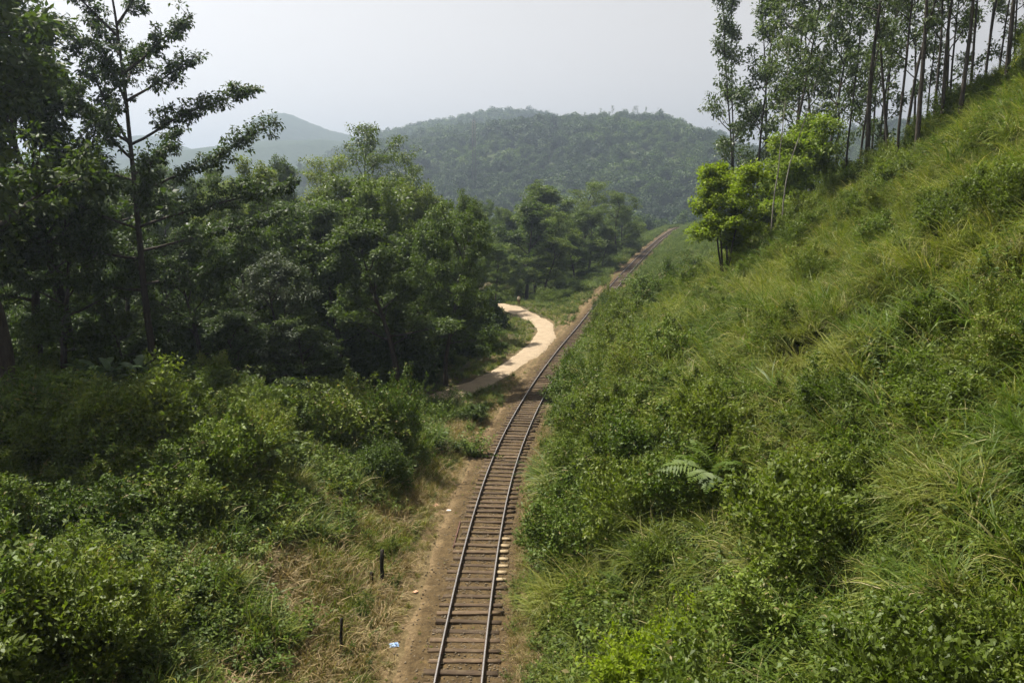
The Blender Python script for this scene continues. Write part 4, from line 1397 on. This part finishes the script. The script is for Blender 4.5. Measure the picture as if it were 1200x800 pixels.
# ------------------------------------------------------------------ trees on the right
GR = 'slender trees on the right hillside'
slim = [
    # label, column, row of the foot (or None with a distance), variant, height, lean
    ('thick dark slender tree in front of the stand, foot lowest on the slope', 1014, 222, 3, 26, 0, 1.45),
    ('slender tree leaning left at its top behind the thick dark one', 1042, 182, 1, 25, -.1, 1.),
    ('thin tree just right of the thick dark one', 1050, 206, 0, 23, -.03, .8),
    ('slender tree leaning right in the middle of the stand', 1056, 182, 1, 25, .05, 1.05),
    ('stout slender tree second from the front of the stand', 1071, 200, 3, 26, -.01, 1.25),
    ('thin straight tree near the middle of the skyline', 1092, 140, 0, 24, -.02, .85),
    ('straight tree on the slope right of the stout one', 1101, 172, 1, 25, .01, 1.05),
    ('forked tree leaning right on the open slope', 1120, 160, 1, 25, .09, 1.15),
    ('slender tree standing behind the forked tree', 1135, 104, 3, 24, -.02, .9),
    ('straight tree on the skyline right of the forked tree', 1149, 98, 0, 23, .02, .85),
    ('thin skyline tree, third from the right border', 1166, 84, 1, 22, .01, .7),
    ('straight dark tree standing lowest near the right border', 1176, 117, 3, 26, -.01, 1.15),
    ('tree cut by the right border on the skyline', 1196, 92, 1, 25, .02, 1.15),
]
for lab, px, py, v, H, ln, gw in slim:
    b = hit(px, py)
    if b[1] > 90: b = at(px, 69)
    plant('slender_tree', lab, 'tree', GR, SLIM[v], b - np.array([0, 0, .2]), H, 'stand', gw, RNG.uniform(0, 6.28), (0, ln), 'bark_stand')
slim2 = [
    ('leafy slender tree at the left end of the stand over the bright tree', 858, 92, 2, -25, -.06),
    ('leafy slender tree second from the left end of the stand', 882, 88, 2, -60, -.03),
    ('slender tree behind the dark crowned tree, left', 908, 84, 0, -110, .02),
    ('slender tree behind the dark crowned tree, middle', 930, 90, 2, -60, -.02),
    ('slender tree behind the dark crowned tree, right', 955, 82, 0, -120, 0),
    ('thin pole like tree left of the thick dark one', 985, 80, 1, -90, .01),
    ('thin tree close left of the thick dark one', 999, 76, 0, -60, .02),
    ('slender tree in the back row left of the gap in the stand', 966, 96, 2, -40, .03),
    ('back row tree seen through the stand, right of the thick dark one', 1030, 86, 3, -140, -.03),
    ('back row tree seen between the two stout trees', 1062, 82, 0, -120, .03),
    ('back row tree behind the stout second tree', 1080, 78, 3, -80, 0),
    ('back row tree left of the forked tree', 1108, 80, 0, -150, -.03),
    ('back row tree right of the forked tree', 1146, 76, 3, -160, .02),
    ('back row tree near the right border', 1184, 76, 0, -170, -.02),
    ('leafy back row tree behind the straight tree on the slope', 1095, 86, 2, -150, .01),
    ('leafy back row tree behind the lowest tree near the right border', 1168, 82, 2, -170, -.01),
    ('leafy back row tree behind the thick dark one', 1022, 92, 2, -90, 0),
    ('leafy back tree behind the bright tree', 852, 106, 2, -10, .02),
    ('leafy back tree above the pale leaning stems', 895, 104, 2, -45, -.01),
    ('back tree left of the pole like tree', 945, 108, 0, -80, .01),
    ('back tree above the dark shrubs under the stand', 1010, 100, 3, -100, .01),
]
for lab, px, Y, v, H, ln in slim2:
    b = at(px, Y)
    plant('slender_tree', lab, 'tree', GR, SLIM[v], b - np.array([0, 0, .2]), z_seen(H, Y) - b[2], 'stand', RNG.uniform(.75, .95), RNG.uniform(0, 6.28), (0, ln * .6), 'bark_stand')
b = hit(903, 292); plant('pale_stemmed_tree', 'thin pale stemmed tree leaning left behind the bright tree', 'tree', None, PALE[0], b, 23, 'stand', .9, .4, (0, -.1), 'bark_pale')
b = hit(915, 287); plant('pale_stemmed_tree', 'thin pale stemmed tree, right hand one of the leaning pair', 'tree', None, PALE[1], b, 24, 'stand', .85, 2.0, (0, -.07), 'bark_pale')
b = hit(851, 334); plant('bright_tree', 'bright yellow green tree with several thin stems beside the far line', 'tree', None, MULTI[0], b, z_seen(192, b[1]) - b[2], 'bright', 1.25, 2.4)
b = at(934, 78); plant('round_tree', 'dark green round crowned tree right of the bright tree', 'tree', None, MULTI[1], b, z_seen(140, 78) - b[2], 'sunny', 1.1, 2.2)
b = at(893, 92); plant('round_tree', 'darker tree wedged between the bright tree and the round crowned tree', 'tree', None, MULTI[1], b, z_seen(212, 92) - b[2], 'mid', .8, 4.0)
b = at(975, 82); plant('round_tree', 'small green tree at the right foot of the round crowned tree', 'tree', None, MULTI[0], b, z_seen(190, 82) - b[2], 'light', .9, 5.2)

# single trees along the ridge of the far hill
ridge = [(526, 13, 1), (541, 13, 0), (648, 13, 2), (655, 13, 1), (668, 13, 3), (684, 13, 0), (699, 13, 1), (714, 13, 3), (737, 13, 0), (743, 13, 1), (751, 13, 2), (768, 13, 3), (781, 13, 0), (803, 13, 1)]
ORD = 'first second third fourth fifth sixth seventh eighth ninth tenth eleventh twelfth thirteenth fourteenth'.split()
for k, (px, H, v) in enumerate(ridge):
    Y = 994.0 + 4 * (k % 3)
    X = (px - 600) / FPX * Y
    z = float(hill_z(H1, np.array([X]), np.array([Y]))[0])
    plant('ridge_tree', '%s tiny ridge tree from the left along the skyline of the wooded hill' % ORD[k], 'tree', 'trees along the ridge', SLIM[v], (X, Y, z), H * 1.3, 'forest', 1.5, k * 1.3, (0, 0), 'bark_stand')

# ------------------------------------------------------------------ bushes
GB = 'bushes beside the railway'
bushes = [
    # label, column, distance, top row, variant, leaves, width
    ('tall leafy bush at the right end of the left thicket above the dry bank', 458, 49, 438, 3, 'herb', 1.0),
    ('leafy bush left of the thicket end bush', 412, 48, 452, 1, 'herb2', 1.25),
    ('leafy bush in the middle of the thicket', 372, 47, 462, 3, 'herb', 1.15),
    ('dark bush at the lower front of the thicket', 435, 44, 515, 1, 'mid', 1.1),
    ('thicket bush above the fern', 326, 48, 452, 3, 'mid', 1.1),
    ('low bush in front of the thicket over the straw', 388, 41.5, 545, 4, 'herb', 1.3),
    ('dark bush left of the fern', 268, 44, 490, 3, 'dark', 1.15),
    ('bush at the back of the left rise under the forest', 235, 52, 450, 0, 'mid', 1.2),
    ('broad sunlit bush on the left rise below the big leaved plants', 165, 45, 462, 1, 'herb2', 1.6),
    ('sunlit bush in the middle of the left rise', 110, 41, 496, 1, 'herb2', 1.5),
    ('bush on the left rise against the border, upper', 30, 44, 448, 1, 'herb', 1.5),
    ('bush on the left rise against the border, lower', 18, 34, 560, 0, 'herb', 1.4),
    ('dark bush in the hollow of the left rise', 215, 38, 560, 3, 'dark', 1.0),
    ('bush below the hollow at the lower left', 150, 31, 620, 1, 'herb', 1.25),
    ('rounded bush at the edge of the straw, lower left', 245, 31, 668, 0, 'herb2', 1.2),
    ('bush in the lower left corner', 70, 25, 700, 4, 'herb', 1.6),
    ('small bush beside the bottom left edge', 170, 25, 728, 4, 'herb2', 1.3),
    ('low green bush between the fence posts', 424, 30.5, 700, 4, 'herb', .8),
    ('small green bush behind the taller fence post', 445, 36, 622, 4, 'herb2', .9),
    ('big rounded bush right of the rails at the crossing', 690, 61, 408, 3, 'herb', 1.15),
    ('bush behind the big crossing bush', 722, 69, 372, 3, 'herb2', 1.15),
    ('bush low beside the right rail before the crossing', 672, 56, 456, 1, 'herb', 1.0),
    ('dark bush below the big crossing bush', 712, 53, 450, 0, 'mid', 1.2),
    ('bush on the spur where the line disappears', 752, 78, 346, 3, 'herb2', 1.2),
    ('upper bush on the spur in front of the far line', 776, 86, 322, 1, 'herb', 1.4),
    ('spur bush left of the bright tree', 800, 92, 300, 3, 'herb', 1.2),
    ('spur bush under the bright tree', 826, 76, 330, 1, 'mid', 1.2),
    ('bush right below the stems of the bright tree', 872, 72, 322, 0, 'mid', 1.0),
    ('pale green bush in the middle of the right slope', 872, 46, 406, 0, 'bright', .8),
    ('leafy bush right of the rails halfway down', 690, 42, 500, 3, 'herb', 1.0),
    ('leafy bush low on the slope below the crossing', 668, 46, 520, 4, 'herb2', 1.4),
    ('leafy bush right of the pale sleeper ends', 680, 33, 590, 1, 'herb', 1.1),
    ('bush low on the slope near the bottom', 690, 27, 700, 0, 'herb2', 1.0),
    ('dark bush beside the tree fern', 785, 34, 528, 1, 'mid', .9),
    ('bush above the tree fern', 770, 44, 452, 1, 'herb', 1.3),
    ('bright leafy bush at the bottom of the right slope', 760, 22, 716, 4, 'bright', 1.0),
    ('shrub at the foot of the thick dark slender tree', 1000, 68, 196, 3, 'light', 1.0),
    ('dark shrub left of the foot of the thick dark tree', 968, 72, 232, 3, 'mid', 1.2),
    ('shrub below the slender stand on the slope', 1032, 60, 222, 1, 'herb2', 1.2),
    ('shrub at the foot of the stout slender tree', 1090, 60, 166, 1, 'light', 1.1),
    ('shrub under the round crowned tree', 930, 76, 262, 3, 'mid', 1.1),
    ('shrub on the slope edge right of the pale stems', 955, 66, 268, 0, 'light', 1.2),
    ('green bush beside the far end of the gravel path', 640, 136, 336, 3, 'light', 1.3),
    ('bush between the path end and the far line', 662, 142, 338, 1, 'mid', 1.3),
    ('light bush on the left verge of the path bend', 566, 95, 394, 1, 'light', .9),
    ('bush at the inner side of the path bend', 574, 108, 374, 0, 'light', .9),
    ('low bush where the path enters the shade', 540, 84, 424, 1, 'herb', .9),
    ('low bush on the shaded grass island left of the crossing', 538, 62, 462, 4, 'mid', 1.5),
    ('bush on the left bank halfway along the far line', 694, 172, 318, 3, 'mid', 1.2),
    ('bush on the left bank near the far bend', 740, 245, 272, 1, 'mid', 1.6),
    ('bush by the forest edge left of the far line', 668, 158, 322, 3, 'dark', 1.3),
]
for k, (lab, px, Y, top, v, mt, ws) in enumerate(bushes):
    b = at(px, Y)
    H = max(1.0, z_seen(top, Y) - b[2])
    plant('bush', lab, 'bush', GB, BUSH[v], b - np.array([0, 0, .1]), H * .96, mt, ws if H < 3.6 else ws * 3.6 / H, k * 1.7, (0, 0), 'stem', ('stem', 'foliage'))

for k, (lab, Y_, d_, H) in enumerate((('first of four tall bushes hiding the line past the crossing', 94, 4.0, 3.4), ('second of four tall bushes hiding the line past the crossing', 101, 3.8, 3.8),
                                     ('third of four tall bushes hiding the line past the crossing', 108, 3.7, 4.0), ('last of four tall bushes hiding the line past the crossing', 116, 3.8, 4.0))):
    P, T, N, Zt = track_at(np.interp(Y_, TR[:380, 1], TS[:380]))
    X_, Y2 = P[0] + N[0] * d_, P[1] + N[1] * d_
    plant('bush', lab, 'bush', GB, BUSH[(3, 0, 3, 1)[k]], (X_, Y2, float(terr(np.array([X_]), np.array([Y2]))[0]) - .1), H, ('herb', 'herb2', 'herb', 'herb2')[k], .8, k * 2.1, (0, 0), 'stem', ('stem', 'foliage'))

# ------------------------------------------------------------------ ferns and big leaved plants, leaf by leaf
FR = [frond_mesh(501), frond_mesh(502, 1.75, 20, .46), frond_mesh(503, 1.4, 18, .4)]
ferns = [('fern with pale arching fronds below the left thicket', 312, 38, 11, 1.25, 1.5), ('tree fern with long fronds spread over the right slope', 836, 29.5, 13, 1.3, 1.45),
         ('small fern on the lower right slope left of the tree fern', 738, 27, 9, .9, .3), ('fern low on the slope near the bottom right', 880, 22, 9, .85, .2)]
for lab, px, Y, n, sc_f, lift in ferns:
    b = at(px, Y)
    o = tag(obj('fern', None, None, b + np.array([0, 0, lift])), lab, 'fern', 'ferns on the banks')
    st = MB(); st.tube(np.array([[0, 0, -lift - .3], [.03, .02, -lift * .4], [0, 0, .1]]), [.09, .075, .06], 7)
    obj('stem', st.mesh('stem', M['stem'], True), o)
    for k in range(n):
        obj('frond', FR[k % 3], o, (0, 0, .05), (RNG.normal(0, .1), RNG.normal(.05, .22), k * 6.283 / n + RNG.normal(0, .15)), (sc_f * RNG.uniform(.8, 1.15),) * 3)
BL = [big_leaf_mesh(511), big_leaf_mesh(512, 1.1, .46), big_leaf_mesh(513, .8, .4)]
for lab, px, Y, n, s_ in (('big leaved plant with glossy drooping leaves under the forest, left clump', 100, 52, 16, 1.5), ('glossy big leaved plant, middle clump of the row under the forest', 124, 50, 15, 1.3),
                          ('glossy big leaved plant, right clump of the row under the forest', 168, 51, 14, 1.25)):
    b = at(px, Y)
    o = tag(obj('big_leaved_plant', None, None, b + np.array([0, 0, .7])), lab, 'plant', 'big leaved plants')
    for k in range(n):
        obj('leaf', BL[k % 3], o, (RNG.normal(0, .22), RNG.normal(0, .22), RNG.uniform(-.3, .3)), (RNG.normal(0, .15), RNG.normal(0, .25), k * 2.4 + RNG.normal(0, .2)), (s_ * RNG.uniform(.75, 1.15),) * 3)

# ------------------------------------------------------------------ fence posts and litter
def post_mesh(seed, H, r):
    rng = np.random.default_rng(seed)
    mb = MB()
    z = np.concatenate([[-.4], np.linspace(0, H, 6)])
    P = np.stack([rng.normal(0, .012, 7), rng.normal(0, .012, 7), z], -1)
    mb.tube(P, r * rng.uniform(.88, 1.1, 7), 7)
    V = mb.V[0]; V[-9:-2, 2] += rng.normal(0, .03, 7)
    return mb.mesh('fence_post', M['post'], True)


for k, (lab, px, py, H, r_, ln) in enumerate((('taller dark fence post in the dry grass left of the rails', 448, 690, 1.85, .085, (.02, .03)), ('short dark fence stump beside the taller post', 437, 690, .75, .075, (-.05, -.04)),
                                              ('thin dark fence post nearest the bottom edge', 400, 770, 1.6, .06, (.03, -.04)))):
    tag(obj('fence_post', post_mesh(600 + k, H, r_), None, hit(px, py), (*ln, k * 1.1)), lab, 'fence post', 'old fence posts')


def crumple(name, seed, size, mat, flat=.4):
    rng = np.random.default_rng(seed)
    n = 9
    u, v = np.meshgrid(np.linspace(-1, 1, n), np.linspace(-1, 1, n))
    h = rng.random((n, n)) * flat * (1.15 - np.maximum(abs(u), abs(v)))
    V = np.stack([u + rng.normal(0, .09, (n, n)), v + rng.normal(0, .09, (n, n)), h + .03], -1).reshape(-1, 3) * np.asarray(size)
    ii = np.arange(n - 1)[:, None] * n + np.arange(n - 1)[None]
    F = np.stack([ii, ii + 1, ii + n + 1, ii + n], -1).reshape(-1, 4)
    W = V.copy(); W[:, 2] -= .012
    e = len(V)
    mb = MB(); mb.add(np.vstack([V, W]), np.vstack([F, F[:, ::-1] + e]))
    return mb.mesh(name, mat)


M['bag'] = simple('blue_plastic_film', (.08, .19, .42), (.42, .5, .58), 7, .35, .5)
M['scrap'] = simple('sun_bleached_scrap', (.5, .25, .15), (.7, .42, .28), 9, .8, .2)
M['scrap_pale'] = simple('pale_paper_scrap', (.5, .45, .38), (.72, .66, .56), 9, .8, .2)
tag(obj('plastic_bag', crumple('plastic_bag', 1, (.2, .15, .3), M['bag']), None, hit(461, 757), (0, 0, .3)), 'crumpled blue and white plastic bag on the dry bank', 'bag')
for k, (lab, px, py, sz, mt) in enumerate((('orange scrap lying left of the sleepers below the spare rail', 517, 662, .16, 'scrap'), ('small orange scrap on the footpath left of the rails', 487, 696, .11, 'scrap'),
                                           ('orange scrap on the upper footpath beside the dry bank', 511, 594, .2, 'scrap'), ('pale paper scrap on the footpath above the spare rail', 526, 600, .12, 'scrap_pale'))):
    tag(obj('litter_scrap', crumple('litter_scrap', 10 + k, (sz, sz * .7, sz), M[mt]), None, hit(px, py) + np.array([0, 0, .06]), (0, 0, k)), lab, 'litter', 'litter by the track')

# ------------------------------------------------------------------ person on the path
def skinned(name, verts, edges, radii, mat, parent=None, root=0, sub=2):
    me = bpy.data.meshes.new(name)
    me.from_pydata(verts, edges, [])
    me.materials.append(mat)
    o = obj(name, me, parent)
    md = o.modifiers.new('skin', 'SKIN')
    for v, r_ in zip(me.skin_vertices[0].data, radii):
        v.radius = r_ if isinstance(r_, tuple) else (r_, r_)
    me.skin_vertices[0].data[root].use_root = True
    md.use_smooth_shade = True
    s_ = o.modifiers.new('smooth', 'SUBSURF'); s_.levels = sub; s_.render_levels = sub
    return o


M['skin'] = simple('skin', (.2, .11, .07), (.24, .135, .085), 5, .6)
M['shirt'] = simple('cream_cotton', (.66, .58, .42), (.76, .68, .52), 12, .9, .1)
M['trousers'] = simple('brown_cotton', (.1, .06, .04), (.14, .085, .055), 12, .9, .1)
M['hair'] = simple('black_hair', (.01, .009, .008), (.02, .017, .015), 20, .6)
b = at(608, 130)
per = tag(obj('person', None, None, b + np.array([0, 0, .05]), (0, 0, .3)), 'person in a cream top and brown trousers walking at the far end of the path', 'person')
J = [(0, 0, .95), (0, 0, 1.15), (0, 0, 1.38), (0, .01, 1.5), (0, .03, 1.6), (0, .03, 1.72), (-.17, 0, 1.40), (-.24, .02, 1.12), (-.22, .12, .88), (.17, 0, 1.40), (.24, -.03, 1.12), (.23, .04, .87),
     (-.09, 0, .9), (-.1, .12, .5), (-.1, .05, .09), (-.1, .2, .03), (.09, 0, .9), (.1, -.06, .5), (.1, -.26, .13), (.1, -.14, .04), (-.21, .17, .8), (.23, .08, .79)]
E_ = [(0, 1), (1, 2), (2, 3), (3, 4), (4, 5), (2, 6), (6, 7), (7, 8), (8, 20), (2, 9), (9, 10), (10, 11), (11, 21), (0, 12), (12, 13), (13, 14), (14, 15), (0, 16), (16, 17), (17, 18), (18, 19)]
Rr = [(.15, .1), (.14, .1), (.16, .1), .055, .085, .075, .06, .045, .033, .06, .045, .033, .085, .058, .04, .035, .085, .058, .04, .035, .03, .03]
skinned('body', J, E_, Rr, M['skin'], per)
skinned('shirt', [J[0], J[1], J[2], (0, .005, 1.45), J[6], J[7], J[9], J[10]], [(0, 1), (1, 2), (2, 3), (2, 4), (4, 5), (2, 6), (6, 7)], [(.185, .135), (.17, .13), (.185, .13), .085, .085, .075, .085, .075], M['shirt'], per)
skinned('trousers', [J[0], J[12], J[13], (-.1, .055, .14), J[16], J[17], (.1, -.24, .18)], [(0, 1), (1, 2), (2, 3), (0, 4), (4, 5), (5, 6)], [(.17, .125), .11, .085, .07, .11, .085, .07], M['trousers'], per)
skinned('hair', [(0, .0, 1.66), (0, .005, 1.76)], [(0, 1)], [.098, .085], M['hair'], per)

# ------------------------------------------------------------------ lattice mast on the hill
def mast():
    Y = 690.0
    X = (556 - 600) / FPX * (Y * math.cos(PITCH))
    z0 = float(hill_z(H1, np.array([X]), np.array([Y]))[0])
    H = z_seen(141, Y) - z0
    o = tag(obj('lattice_mast', None, None, (X, Y, z0)), 'thin lattice mast standing in the forest of the hill', 'mast')
    m = simple('mast_paint', (.04, .032, .03), (.075, .06, .055), .3, .7)
    w0, w1 = 3.2, 1.9

    def c(i, f):
        w = w0 + (w1 - w0) * f
        return np.array([(-1, 1, 1, -1)[i] * w / 2, (-1, -1, 1, 1)[i] * w / 2, f * H])
    for i in range(4):
        mb = MB(); mb.bar(c(i, 0) - [0, 0, 2], c(i, 1), .45); obj('leg', mb.mesh('leg', m), o)
    n = 14
    for k in range(1, n + 1):
        mb = MB()
        for i in range(4): mb.bar(c(i, k / n), c((i + 1) % 4, k / n), .24)
        obj('cross_frame', mb.mesh('cross_frame', m), o)
        mb = MB()
        for i in range(4): mb.bar(c(i, (k - 1) / n), c((i + 1) % 4, k / n), .2)
        obj('brace', mb.mesh('brace', m), o)
    mb = MB(); mb.bar((0, 0, H - 1), (0, 0, H + 4), .16); obj('spike', mb.mesh('spike', m), o)
    for f in (.72, .9):
        mb = MB(); mb.bar((-2.6, 0, H * f), (2.6, 0, H * f), .22); obj('arm', mb.mesh('arm', m), o)


mast()

# ------------------------------------------------------------------ house behind the left trees
def house():
    Y = 124.0
    b = at(233, Y)
    zt = z_seen(266, Y)
    o = tag(obj('house', None, None, (b[0], b[1], b[2]), (0, 0, .2), (.5, .6, 1.0)), 'small house with a white roof glimpsed between the left trees', 'house')
    wm, rm = simple('house_plaster', (.45, .42, .36), (.55, .52, .46), 3, .9), simple('white_sheet_roof', (.6, .61, .62), (.78, .79, .8), 2, .5, .5)
    gm, dm = simple('window_glass', (.02, .025, .03), (.04, .05, .055), 2, .1, .6), simple('door_wood', (.09, .05, .03), (.14, .08, .05), 6, .7)
    h = max(3.0, zt - b[2] - 1.0)
    mb = MB(); mb.box((0, 0, h / 2 - .5), (8, 6, h + 1)); obj('wall', mb.mesh('wall', wm), o)
    mb = MB()
    mb.add([(-4.6, -3.7, h - .1), (4.6, -3.7, h - .1), (4.6, 0, h + 1.5), (-4.6, 0, h + 1.5), (4.6, 3.7, h - .1), (-4.6, 3.7, h - .1), (-4.6, -3.7, h + .02), (4.6, -3.7, h + .02), (4.6, 0, h + 1.64), (-4.6, 0, h + 1.64), (4.6, 3.7, h + .02), (-4.6, 3.7, h + .02)],
           [[0, 3, 2, 1], [3, 5, 4, 2], [6, 7, 8, 9], [9, 8, 10, 11], [0, 1, 7, 6], [4, 5, 11, 10]])
    obj('roof', mb.mesh('roof', rm), o)
    mb = MB(); mb.box((0, -3.03, 1.0), (.95, .08, 2.0)); d_ = obj('door', mb.mesh('door', dm), o)
    mb = MB(); mb.box((.36, -3.1, 1.0), (.05, .08, .14)); obj('handle', mb.mesh('handle', rm), d_)
    for x in (-2.4, 2.4):
        mb = MB(); mb.box((x, -3.02, 1.5), (1.3, .06, 1.1)); w = obj('window', mb.mesh('window', gm), o)
        mb = MB(); mb.box((x, -3.06, .9), (1.5, .14, .08)); obj('sill', mb.mesh('sill', wm), w)


house()

# ------------------------------------------------------------------ haze in the valley air
def haze_box():
    mb = MB(); mb.box((0, 700, 122), (10800, 10900, 300))
    m, t, out = nt('valley_haze')
    v = t.nodes.new('ShaderNodeVolumePrincipled')
    v.inputs['Color'].default_value = (.60, .73, .9, 1)
    v.inputs['Density'].default_value = HAZE_DENSITY
    v.inputs['Anisotropy'].default_value = .6
    t.links.new(v.outputs[0], out.inputs['Volume'])
    tag(obj('haze', mb.mesh('haze', m)), 'pale blue haze hanging in the valley air', None, None, 'stuff')


haze_box()
